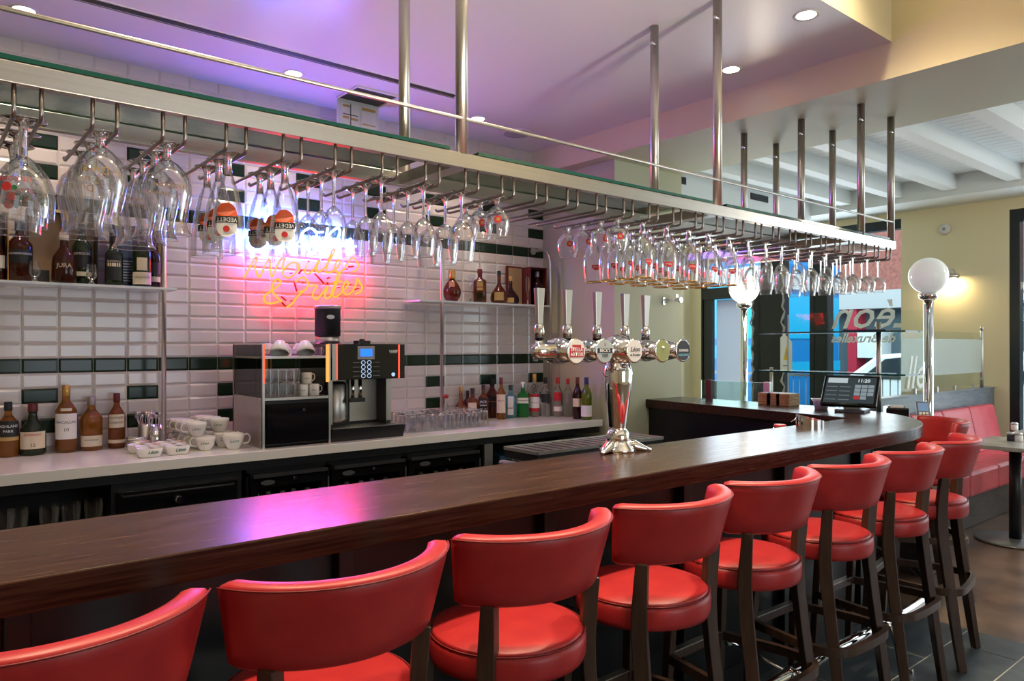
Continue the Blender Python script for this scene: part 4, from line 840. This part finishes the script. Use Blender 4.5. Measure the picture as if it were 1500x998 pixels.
MB().box(ax0+.0, ax0+.004, ay0+.012, ay1-.012, z(1.206), z(1.425)).box(ax1-.004, ax1, ay0+.012, ay1-.012, z(1.206), z(1.425)).box(ax0+.004, ax1-.004, ay1-.004, ay1, z(1.206), z(1.425)).build('side_pane', 'gshelf', t); MB().box(ax0, ax0+.004, ay0+.012, ay1, z(1.438), z(1.505)).build('gallery_pane', 'gshelf', t)
for x, y in ((ax0, ay0-.002), (ax0, ay1-.012), (ax1-.012, ay0-.002)): MB().box(x, x+.013, y, y+.013, 0, z(1.51)).build('corner_post', 'steelr', t)
MB().box(ax0+.004, ax0+.013, ay0-.004, ay0-.002, z(1.29), z(1.505)).build('light_strip', 'ledr', t); MB().box(ax1-.030, ax1-.010, ay0-.004, ay0-.002, z(1.285), z(1.505)).build('light_strip', 'ledo', t); MB().box(ax0+.06, ax0+.09, ay1-.03, ay1-.02, z(1.36), z(1.42)).build('light_strip', 'ledr', t)
for yy in (ay0+.03, ay1-.03):
    for zz in (.03, z(1.198), z(1.43)): MB().lathe([(.006, -.004), (.005, 0)], 10, 0, (ax0, yy, zz), ax='x').build('fixing_screw', 'chrome', t)
sg = None
for r in range(4):
    for c in range(5):
        x = ax0+.035+.046*c; y = ay0+.05+.10*r; lab = 'shot tumbler in the cup cabinet, %s row back, %s from left panel' % (ORD[r+1], ORD[c+1])
        for tier in range(2 if r < 1 else 1):
            l2 = lab if tier == 0 else 'upper-layer '+lab
            if sg is None:
                sg = thing('small_tumbler', l2, 'glass', (x, y, 1.2055), 0, 'small tumblers in the cup cabinet'); MB().lathe([(.017, .006), (.0195, .03), (.021, .075)], 14, cap=False).build('wall', 'thin', sg); MB().lathe([(.017, 0), (.018, .003), (.017, .008)], 14).build('base', 'stem', sg)
            else: dup(sg, (x, y, 1.2055+.0765*tier), 0, l2)
mug = None
for i, (x, y, zz) in enumerate([(ax0+.262, ay0+.06, 0), (ax0+.326, ay0+.05, 0), (ax0+.29, ay0+.07, .0685), (ax0+.262, ay0+.14, 0), (ax0+.326, ay0+.14, 0)]):
    lab = ['white mug in the cup cabinet next to the tumblers', 'white mug in the cup cabinet with its handle by the red strip', 'white mug stacked on top of two others in the cup cabinet', 'white mug at the back of the cup cabinet near the tumblers', 'white mug at the back right of the cup cabinet'][i]
    if mug is None:
        mug = thing('white_mug', lab, 'mug', (x, y, 1.2055+zz), 0, 'mugs in the cup cabinet'); MB().lathe([(.028, 0), (.030, .003), (.030, .066), (.028, .068), (.027, .005), (.001, .004)], 22).build('bowl', 'china', mug); MB().tube(smooth([(.029, 0, .056), (.045, 0, .055), (.048, 0, .03), (.029, 0, .014)], 5), .003, 7).build('handle', 'china', mug); ltext('Léon', .015, 'ink', .0305, .034, mug, -.4, .3, False)
    else: dup(mug, (x, y, 1.2055+zz), random.uniform(-.2, .2), lab)
zt = 1.4385; sa = None
for i in range(8):
    lab = 'white saucer in the stack on the cup cabinet, %s from the bottom' % ORD[i+1]; loc = (ax0+.085, ay0+.27, zt+.007*i)
    if sa is None: sa = tag(MB().lathe([(.035, 0), (.04, .002), (.070, .010), (.071, .012), (.04, .006), (.001, .005)], 26).build('saucer', 'china', None, loc), lab, 'saucer', 'stacked saucers')
    else: o = sa.copy(); COL.objects.link(o); o.location = loc; o['label'] = lab
cc = cup('white cup tipped over on the cup cabinet, nearest its left post', .052, .072); cc.location = (ax0+.14, ay0+.10, zt+.078); cc.rotation_euler = (R(158), R(18), .2)
r_ = dup(cc, (ax0+.285, ay0+.09, zt+.078), 0, 'white cup tipped over on the cup cabinet, nearest the coffee machine'); r_.rotation_euler = (R(158), R(20), .5)
for i, (dx_, dy_, a) in enumerate([(.20, .20, .1), (.10, .21, .7), (.31, .21, -.3)]):
    r_ = dup(cc, (ax0+dx_, ay0+dy_, zt+.072), 0, ['upturned white cup in the middle of the cup cabinet top, second row', 'upturned white cup beside the saucer stack', 'upturned white cup behind the tipped cups, by the coffee canister'][i]); r_.rotation_euler = (PI, 0, a+2)
pc = thing('pink_lid_jar', 'small pinkish glass cup at the end of the cup cabinet top', 'cup', (ax1-.045, ay0+.07, zt)); MB().lathe([(.018, 0), (.022, .01), (.024, .05)], 16, cap=False).build('bowl', 'thin', pc); MB().tube(smooth([(.022, 0, .04), (.038, 0, .04), (.036, 0, .015), (.021, 0, .012)], 4), .003, 7).build('handle', 'stem', pc)
bx0, bx1 = 1.928, 2.425
t = thing('coffee_machine', 'black and chrome coffee machine with a blue display', 'coffee machine', (0, 0, ZK))
MB().box(bx0, bx0+.03, ay0+.06, ay1, .06, z(1.29)).box(bx1-.085, bx1-.05, ay0+.09, ay1, .06, z(1.29)).box(bx0, bx1-.05, ay0+.22, ay1, .06, z(1.29)).build('body', 'dark', t, bevel=.003)
MB().box(bx0+.03, bx1-.085, ay0+.212, ay0+.22, .095, z(1.285)).build('back_plate', 'steelr', t); MB().box(bx0+.2, bx0+.212, ay0+.195, ay0+.212, .095, z(1.29)).build('centre_rail', 'dark', t); MB().box(bx1-.085, bx1-.05, ay0+.085, ay0+.09, .1, z(1.29)).box(bx0+.005, bx0+.03, ay0+.055, ay0+.06, .1, z(1.29)).build('side_trim', 'steelr', t)
MB().lathe([(.075, .1), (.08, .12), (.08, .33), (.06, .35)], 20, 0, (bx0+.105, ay0+.19, 0)).build('steam_guard', 'steelr', t)
h_ = MB().box(bx0+.005, bx1, ay0+.0, ay1, z(1.292), z(1.508)).build('head', 'blackgl', t, bevel=.004)
MB().box(bx0+.028, bx0+.034, ay0-.004, ay0-.0005, z(1.295), z(1.505)).box(bx1-.048, bx1-.040, ay0-.004, ay0-.0005, z(1.295), z(1.505)).build('light_strip', 'ledr', h_); MB().box(bx0+.0, bx0+.028, ay0-.003, ay0, z(1.292), z(1.508)).build('left_trim', 'steelr', h_)
s0 = bx0+.165; MB().box(s0, s0+.115, ay0-.004, ay0-.0005, z(1.415), z(1.495)).build('display_frame', 'greycap', h_); MB().box(s0+.018, s0+.098, ay0-.006, ay0-.004, z(1.432), z(1.478)).build('display', 'scrblue', h_)
for c in range(2):
    for r in range(4): MB().tube([(s0+.038+.04*c+.013*math.cos(2*PI*i/16), ay0-.004, z(1.395)-.027*r+.0115*math.sin(2*PI*i/16)) for i in range(16)], .0018, 5, closed=True).build('button_ring', 'icon', h_)
m_ = MB()
for r in range(4): m_.box(s0-.03, s0+.012, ay0-.003, ay0-.001, z(1.394)-.027*r, z(1.396)-.027*r).box(s0+.105, s0+.15, ay0-.003, ay0-.001, z(1.394)-.027*r, z(1.396)-.027*r)
m_.build('button_captions', 'greycap', h_)
place(text_mesh('WMF', .026, 'whiteink', bold=.001), 'lettering', h_, (bx1-.085, ay0-.003, z(1.46))); MB().lathe([(.012, 0), (.012, .003)], 16, 0, (bx1-.085, ay0, z(1.318)), ax='y').build('power_button', 'icon', h_)
MB().box(bx0+.19, bx0+.275, ay0+.04, ay0+.1, z(1.508), z(1.528)).box(bx0+.22, bx0+.24, ay0+.05, ay0+.08, z(1.528), z(1.538)).build('hopper_lid', 'black', t)
sp = MB().cyl((bx0+.185, ay0+.10), .012, z(1.16), z(1.295), 12).cyl((bx0+.235, ay0+.10), .012, z(1.16), z(1.295), 12).build('spout', 'chrome', t); MB().box(bx0+.16, bx0+.26, ay0+.08, ay0+.12, z(1.15), z(1.175)).build('spout_block', 'dark', sp)
MB().add([(x, y, zz) for zz, e in ((.0, .012), (.075, 0)) for x, y in ((bx0+.002+e*0, ay0-.0+e), (bx1+.005-e, ay0+e), (bx1-.005-e, ay0+.215), (bx0+.002, ay0+.215))], [(3, 2, 1, 0), (4, 5, 6, 7), (0, 1, 5, 4), (1, 2, 6, 5), (2, 3, 7, 6), (3, 0, 4, 7)]).build('base_tray', 'black', t); MB().box(bx0+.012, bx1-.01, ay0+.01, ay0+.205, .076, .079).build('drip_grille', 'steel', t)
m_ = MB()
for i in range(14): m_.box(bx0+.03+.031*i, bx0+.042+.031*i, ay0+.03, ay0+.18, .0785, .0795)
m_.build('grille_slots', 'black', t)
X = XatY(480, ay0+.22); hz_ = z(1.508)
t2 = MB().lathe([(.078, hz_+.05), (.078, hz_+.21), (.08, hz_+.215)], 28, 0, (X, ay0+.22, 0)).build('bean_canister', 'dark', t); MB().lathe([(.082, hz_+.215), (.084, hz_+.222), (.082, hz_+.235), (.07, hz_+.238)], 28, 0, (X, ay0+.22, 0)).build('lid', 'greycap', t2); MB().lathe([(.076, hz_), (.072, hz_+.05)], 24, 0, (X, ay0+.22, 0)).build('collar', 'steelr', t2)
e_ = MB().lathe([(.026, 0), (.026, .002)], 20, 0, (0, 0, 0), ax='y').build('badge', 'wlabel', t2, (X-.018, ay0+.142, hz_+.165)); e_.scale = (1, 1, .5)
# ------------------------------------------------------------------ neon sign
YN = YW-.045
def wp(cx, cy, s=7.678, ox=380, oy=330):
    u, v = ox+cx/s, oy+cy/s; X = XatY(u, YN); return (X, YN, zat(v, X, YN))
t = thing('neon_sign', 'orange script neon sign on the tiles, reading Moules & Frites', 'neon sign', (0, 0, 0))
ST_ = {'word_moules': [[(-174, 593), (-105, 470), (-44, 365), (-30, 385), (-50, 480), (0, 583), (50, 480), (106, 382), (118, 400), (136, 583), (190, 470), (255, 365), (278, 385), (250, 500)],
                [(430, 430), (370, 420), (290, 480), (262, 550), (320, 592), (390, 555), (450, 480), (440, 440), (425, 460), (445, 520)], [(548, 415), (520, 480), (510, 530), (560, 545), (620, 480), (668, 395), (640, 500), (660, 535)],
                [(660, 535), (740, 470), (820, 340), (845, 280), (822, 285), (770, 420), (745, 520), (790, 533), (860, 490), (905, 430), (890, 392), (860, 430), (850, 500), (900, 528), (960, 490)], [(960, 490), (1000, 420), (1045, 360), (1085, 400), (1112, 450), (1085, 510), (1035, 522)]],
       'word_frites': [[(395, 650), (440, 605), (500, 588), (545, 640), (530, 710), (480, 742), (440, 745)], [(500, 738), (430, 800), (370, 880), (305, 925)], [(560, 690), (600, 680), (645, 688), (610, 740), (600, 800), (640, 832), (690, 790)], [(690, 790), (772, 680), (735, 780), (750, 828), (800, 800)],
                [(800, 800), (880, 560), (908, 548), (850, 700), (825, 790), (860, 805), (920, 760)], [(830, 640), (930, 632)], [(920, 760), (980, 700), (1000, 650), (970, 635), (940, 700), (950, 765), (1000, 778), (1050, 740)], [(1050, 740), (1085, 670), (1102, 605), (1130, 650), (1157, 700), (1130, 752), (1075, 772)]],
       'ampersand': [[(215, 858), (130, 882), (60, 862), (58, 800), (130, 740), (210, 680), (242, 635), (200, 605), (158, 650), (140, 720), (170, 780), (250, 862)]]}
for nm, ss in ST_.items():
    m_ = MB()
    for s_ in ss: m_.tube(smooth([wp(*p) for p in s_], 5), .0058, 7)
    m_.build(nm, 'neono', t)
m_ = MB()
for a, b in [((390, 635), (420, 745)), ((248, 865), (300, 915)), ((245, 800), (300, 850)), ((760, 600), (790, 590)), ((765, 640), (775, 675)), ((1000, 470), (1060, 462)), ((1070, 725), (1120, 710)), ((480, 500), (440, 545)), ((545, 415), (560, 400)), ((620, 540), (725, 655))]:
    a, b = wp(*a), wp(*b); MB().tube([a, b], .0058, 7).build('blacked_tube', 'electrode', t)
m_ = MB()
for p in [(370, 538), (505, 645), (725, 388), (370, 850), (905, 700), (1035, 668), (770, 660), (995, 492), (1050, 745)]: q = wp(*p); m_.lathe([(.004, 0), (.004, .034)], 8, 0, (q[0], YW-.01, q[2]), ax='y')
m_.build('tube_support', 'dark', t)
t = thing('neon_sign', 'blue-white script neon sign glowing behind the hanging glasses', 'neon sign', (0, 0, 0))
def wq(u, v): X = XatY(u, YN); return (X, YN, zat(v, X, YN))
lt = {'letter_l': [(352, 352), (366, 338), (382, 316), (392, 302), (396, 310), (384, 330), (368, 352), (362, 362), (374, 358), (392, 362), (408, 354)], 'letter_e': [(412, 352), (426, 344), (432, 334), (424, 332), (416, 342), (414, 356), (424, 362), (438, 354)], 'letter_o': [(454, 334), (444, 340), (440, 352), (448, 360), (460, 354), (464, 342), (456, 334), (464, 340), (474, 340)], 'letter_n': [(480, 334), (478, 346), (475, 358), (482, 344), (494, 334), (498, 340), (494, 354), (502, 358), (514, 350)], 'accent': [(424, 326), (434, 317)], 'underline': [(372, 366), (420, 362), (470, 360), (522, 361)]}
for nm, s_ in lt.items(): MB().tube(smooth([wq(*p) for p in s_], 5), .007, 7).build(nm, 'neonb', t)
# ------------------------------------------------------------------ the bar end: till, display, station, lamps
t = thing('service_station', 'low grey service station behind the bar end', 'cabinet', (0, 0, 0))
MB().box(5.02, 5.46, 2.35, 3.80, 0, .98).build('cabinet', 'darkwood', t); MB().box(5.0, 5.48, 2.33, 3.82, .98, 1.0).build('top', 'dark', t, bevel=.003)
t = thing('side_stand', 'small dark stand carrying the receipt printer', 'stand', (0, 0, 0)); MB().box(5.08, 5.32, 1.96, 2.30, 0, .96).build('cabinet', 'darkwood', t); MB().box(5.06, 5.34, 1.94, 2.32, .96, .98).build('top', 'dark', t)
t = thing('glass_display', 'clear glass display with two green-edged shelves behind the bar end', 'display', (0, 0, 0)); X = 5.02
ya, yb = YatX(1326, X), YatX(1105, X); yc = YatX(1126, X)
for i, zz in enumerate((1.30, 1.588)):
    g = MB().box(X, X+.26, ya, yb, zz, zz+.008).build('shelf_pane', 'clearp', t); MB().box(X-.002, X, ya, yb, zz-.001, zz+.010).box(X, X+.26, ya-.002, ya, zz-.001, zz+.01).build('polished_edge', 'gedge', g)
MB().box(X+.28, X+.286, ya, yc, 1.0, 1.74).build('back_pane', 'clearp', t); MB().box(X+.278, X+.288, yc, yc+.008, 1.0, 1.74).build('pane_edge', 'gfr2' if K.setdefault('gfr2', mat('pale_glass_edge', (.45, .55, .52), .3)) else '', t)
MB().box(X+.278, X+.286, ya-.030, ya-.026, 1.0, 1.74).build('pane_edge', 'gedge', t)
y = YatX(1287, X+.1); MB().cyl((X+.1, y), .016, 1.0, 1.66, 14).build('post', 'steelr', t); y2 = YatX(1130, X+.1); MB().cyl((X+.1, y2), .012, 1.0, 1.33, 14).build('post', 'steelr', t)
MB().box(X+.0, X+.2, y-.09, y+.2, 1.597, 1.607).build('shelf_tray', 'dark', t)
# lower clear screens by the bar leg
t = thing('sneeze_screen', 'low clear glass screen on the far bar leg', 'screen', (4.93, 0, BZ)); yA, yB = YatX(1130, 4.93), YatX(1027, 4.93)
MB().box(0, .008, yA, yB, 0, .15).build('pane', 'gshelf', t); 
for y in (yA+.01, yB-.1): MB().box(-.01, .018, y, y+.05, 0, .155).build('clamp_post', 'winecap' if y > yA+.02 else 'steelr', t)
# till
tx, ty = atz(1250, 604, BZ)
t = thing('till_screen', 'black touch-screen till on the bar corner, showing 11:20', 'till', (4.60, 2.24, BZ), R(-76))
MB().box(-.09, .09, .02, .2, 0, .02).build('base', 'grey', t, bevel=.004); MB().box(-.05, .05, .09, .14, .02, .14).build('stand', 'wlabel', t)
h_ = MB().box(-.165, .165, -.014, .014, -.115, .115).build('screen_case', 'blackgl', t, (0, .045, .135), (R(-38), 0, 0), bevel=.006)
s_ = MB().box(-.148, .148, -.0155, -.014, -.098, .098).build('screen', K.setdefault('scr', glow('till_display', (.035, .045, .05), 1)), h_)
def sb(x0_, x1_, z0_, z1_, m): return MB().box(x0_, x1_, -.0168, -.0155, z0_, z1_)
for r in range(4):
    for c in range(3):
        if (r, c) == (3, 2): continue
        sb(.028+.039*c, .062+.039*c, .018-.029*r, .042-.029*r, 0).build('key', K.setdefault('keyg', glow('key_glow', (.20, .24, .26), 1)) if (r, c) != (3, 0) else K.setdefault('keyr', glow('red_key_glow', (.35, .03, .03), 1)), s_)
for r in range(4):
    for c in range(2): sb(-.14+.078*c, -.075+.078*c, .022-.033*r, .026-.033*r, 0).build('caption_line', K.setdefault('capl', glow('caption_glow', (.13, .15, .16), 1)), s_)
sb(-.138, -.02, .055, .092, 0).build('picture_strip', K.setdefault('pics', glow('strip_glow', (.38, .44, .46), 1)), s_)
place(text_mesh('11:20', .034, 'tw' if K.setdefault('tw', glow('clock_glow', (.62, .70, .72), 1)) else '', bold=.0005), 'lettering', s_, (.075, -.0172, .072))
t = thing('receipt_printer', 'black receipt printer behind the red stool at the bar end', 'printer', (5.19, 2.20, .98), R(-60)); MB().box(-.07, .07, -.09, .09, 0, .10).build('case', 'blackgl', t, bevel=.01); MB().box(-.05, .05, -.02, .05, .10, .108).build('paper_cover', 'grey', t); MB().box(-.04, .04, -.05, -.02, .10, .115).build('paper', 'wlabel', t)
t = thing('card_terminal', 'grey card terminal tilted beside the receipt printer', 'card reader', (5.20, 2.03, .98), R(-60)); h_ = MB().box(-.04, .04, -.08, .08, -.015, .015).build('case', 'grey', t, (0, 0, .075), (R(50), 0, 0), bevel=.006); MB().box(-.03, .03, .0, .065, .015, .017).build('screen', K.setdefault('tscr', glow('terminal_glow', (.15, .22, .32), 1)), h_)
m_ = MB()
for r in range(3):
    for c in range(3): m_.box(-.028+.02*c, -.014+.02*c, -.065+.02*r, -.052+.02*r, .015, .018)
m_.build('keypad', 'wlabel', h_); MB().box(-.03, .03, -.03, .05, 0, .06).build('cradle', 'dark', t)
t = thing('white_scoop', 'small white plastic tub behind the till', 'tub', (4.75, 2.50, BZ)); MB().lathe([(.04, 0), (.05, .05), (.065, .07), (.06, .07), (.03, .01)], 20).build('tub', 'china', t)
# wooden boxes
bxn = 0
for i, u in enumerate((1127, 1140, 1154)):
    for j in range(2):
        Y = YatX(u, 4.88); lab = 'small wooden tray box, %s layer, %s' % (['lower', 'upper'][j], ['nearest the glazed door', 'middle of the three piles', 'nearest the till'][i])
        o = thing('wooden_box', lab, 'box', (4.88, Y, BZ+.042*j), 0, 'wooden boxes on the far bar leg')
        MB().box(-.07, .07, -.0505, .0505, 0, .040).build('body', 'boxwood', o, bevel=.001); MB().box(-.071, .071, -.051, .051, .018, .020).build('lid_gap', 'dark', o)
        if j: MB().box(-.06, .06, -.04, .04, .040, .043).build('paper_top', 'wlabel', o)
# chrome bill holder on the bar
X, Y = atz(1191, 622, BZ)
t = thing('bill_holder', 'fluted chrome bill holder on the rear edge of the bar', 'bill holder', (3.72, 2.02, BZ), R(-40)); n = 40; vs = []
for i in range(n):
    a = 2*PI*i/n; r = .062*(1+.03*(i % 2)); x, y = r*math.cos(a)*1.15, r*math.sin(a)*.8; vs += [(x, y, 0), (x, y, .045-.25*x)]
MB().add(vs, [(2*i, (2*i+2) % (2*n), (2*i+3) % (2*n), 2*i+1) for i in range(n)]+[tuple(2*i+1 for i in range(n))]).build('body', 'chrome', t); MB().tube([(-.06, 0, .055), (-.085, 0, .03), (-.10, 0, .02)], .003).build('hook', 'chrome', t)
t = thing('red_opener', 'small red and chrome gadget lying behind the bar top', 'opener', (3.66, 2.16, 1.05)); MB().lathe([(.03, 0), (.034, .01), (.03, .02)], 18).build('body', 'redcap', t); MB().lathe([(.036, -.01), (.036, .0)], 18).build('base', 'chrome', t); MB().box(-.1, .1, -.06, .05, -.05, -.012).build('ledge', 'black', t)
# globe lamps
for i, (X, Y, gm) in enumerate(((5.60, YatX(1360, 5.60), 'globe'), (5.62, YatX(1090, 5.62), 'globeon'))):
    t = thing('globe_lamp', ['tall chrome post lamp with an unlit white globe before the yellow wall', 'lit globe lamp half hidden by the hanging glasses'][i], 'lamp', (X, Y, 0))
    MB().cyl((0, 0), .032, 0, 1.83, 18).build('post', 'chrome', t); MB().cyl((0, 0), .14, 0, .015, 28).build('base', 'chrome', t); MB().lathe([(.034, 1.82), (.06, 1.835), (.065, 1.86), (.055, 1.875)], 20).build('gallery', 'chrome', t); MB().ball((0, 0, 1.995), .128, 28, 16).build('globe', gm, t)
    MB().lathe([(.006, 0), (.006, .004)], 8, 0, (-.03, -.012, 1.35), ax='y').lathe([(.006, 0), (.006, .004)], 8, 0, (-.03, -.012, 1.75), ax='y').build('post_screw', 'dark', t)
light('POINT', 'globe_glow', (5.62, YatX(1090, 5.62)-.16, 1.95), 9, (1, .85, .62), shadow_soft_size=.1)
# ------------------------------------------------------------------ banquette, partition, tables
t = thing('partition', 'grey low partition behind the red banquette', 'partition', (0, 0, 0)); MB().box(6.15, XF-.03, 2.76, 2.84, 0, 1.05).build('panel', 'partition', t, bevel=.003); MB().box(6.13, XF-.02, 2.75, 2.85, 1.05, 1.06).build('cap', 'partition', t)
t = thing('partition_glass', 'frosted lettered glass screen on the grey partition', 'glass screen', (0, 2.80, 1.06)); x1 = XatY(1437, 2.80); x0 = 6.70
MB().box(x0, x1, -.005, .005, .03, .57).build('pane', 'clearp', t); MB().box(x0, x1, -.0065, -.0055, .16, .50).build('frosted_band', 'gfr' if K.setdefault('gfr', thin_glass('frost_band', (.88, .93, .92), .08, .03, .25, .14)) else '', t)
p_ = MB().cyl((x1+.02, 0), .016, 0, .60, 14).ball((x1+.02, 0, .615), .022, 12, 8).build('post', 'steelr', t); MB().box(x1-.02, x1+.01, -.012, .012, .08, .10).box(x1-.02, x1+.01, -.012, .012, .50, .52).build('clamp', 'steelr', p_)
for u in (1340, 1372, 1398, 1425):
    x = XatY(u, 2.8); MB().box(x-.012, x+.012, -.012, .012, 0, .05).build('clip', 'steelr', t)
x = XatY(1338, 2.8); place(text_mesh('lles', .42, 'wlabel', .3, bold=.002), 'lettering', t, (x+.1, -.008, zat(578-25, x, 2.8)-1.06+.03))
t = thing('banquette', 'red leather banquette bench against the grey partition', 'banquette', (0, 0, 0)); bx0, bx1 = 5.95, 8.58
MB().box(bx0, bx1-.02, 2.28, 2.74, 0, .27).build('plinth', 'darkwood', t)
nS = 4; ws = (bx1-bx0)/nS
for i in range(nS):
    MB().box(bx0+ws*i+.002, bx0+ws*(i+1)-.002, 2.22, 2.66, .27, .47).build('seat_cushion', 'pink', t, bevel=.025)
    m_ = MB(); a, b = bx0+ws*i+.002, bx0+ws*(i+1)-.002
    m_.add([(x, y, z) for x in (a, b) for y, z in ((2.58, .46), (2.75, .46), (2.75, .90), (2.67, .90))], [(3, 2, 1, 0), (4, 5, 6, 7), (0, 1, 5, 4), (1, 2, 6, 5), (2, 3, 7, 6), (3, 0, 4, 7)]).build('back_cushion', 'pink', t, bevel=.025)
def table(label, x0_, x1_, y0_, y1_, cx, cy_):
    t = thing('pedestal_table', label, 'table', (cx, cy_, 0)); MB().box(x0_-cx, x1_-cx, y0_-cy_, y1_-cy_, .722, .752).build('top', 'stonetop', t, bevel=.004)
    MB().cyl((0, 0), .042, .012, .722, 18).build('column', 'black', t); MB().lathe([(.27, 0), (.27, .008), (.26, .014), (.06, .020)], 36).build('base', 'grey', t); MB().box(-.18, .18, -.03, .03, .70, .722).build('bracket', 'black', t)
table('pale stone-topped table nearest the bar stools', 6.22, 6.92, 1.30, 2.16, 6.56, 1.90); table('second pale table further along the banquette', 7.35, 8.05, 1.30, 2.16, 7.70, 1.80)
for i, (u, v, nm, m) in enumerate([(1481, 641, 'dark glass pepper pot on the nearer table', 'dark'), (1492, 640, 'white salt pot on the nearer table', 'china'), (1486, 626, 'white sugar pot on the further table', 'china')]):
    if i < 2: X, Y = 6.66-.0*i, YatX(u, 6.66)
    else: X, Y = 7.5, YatX(u, 7.5)
    t = thing('condiment_pot', nm, 'pot', (X, Y, .752)); MB().lathe([(.026, 0), (.028, .005), (.028, .05)], 18).build('jar', m, t); MB().lathe([(.029, .05), (.029, .062), (.02, .07)], 18).build('lid', 'steelr', t)
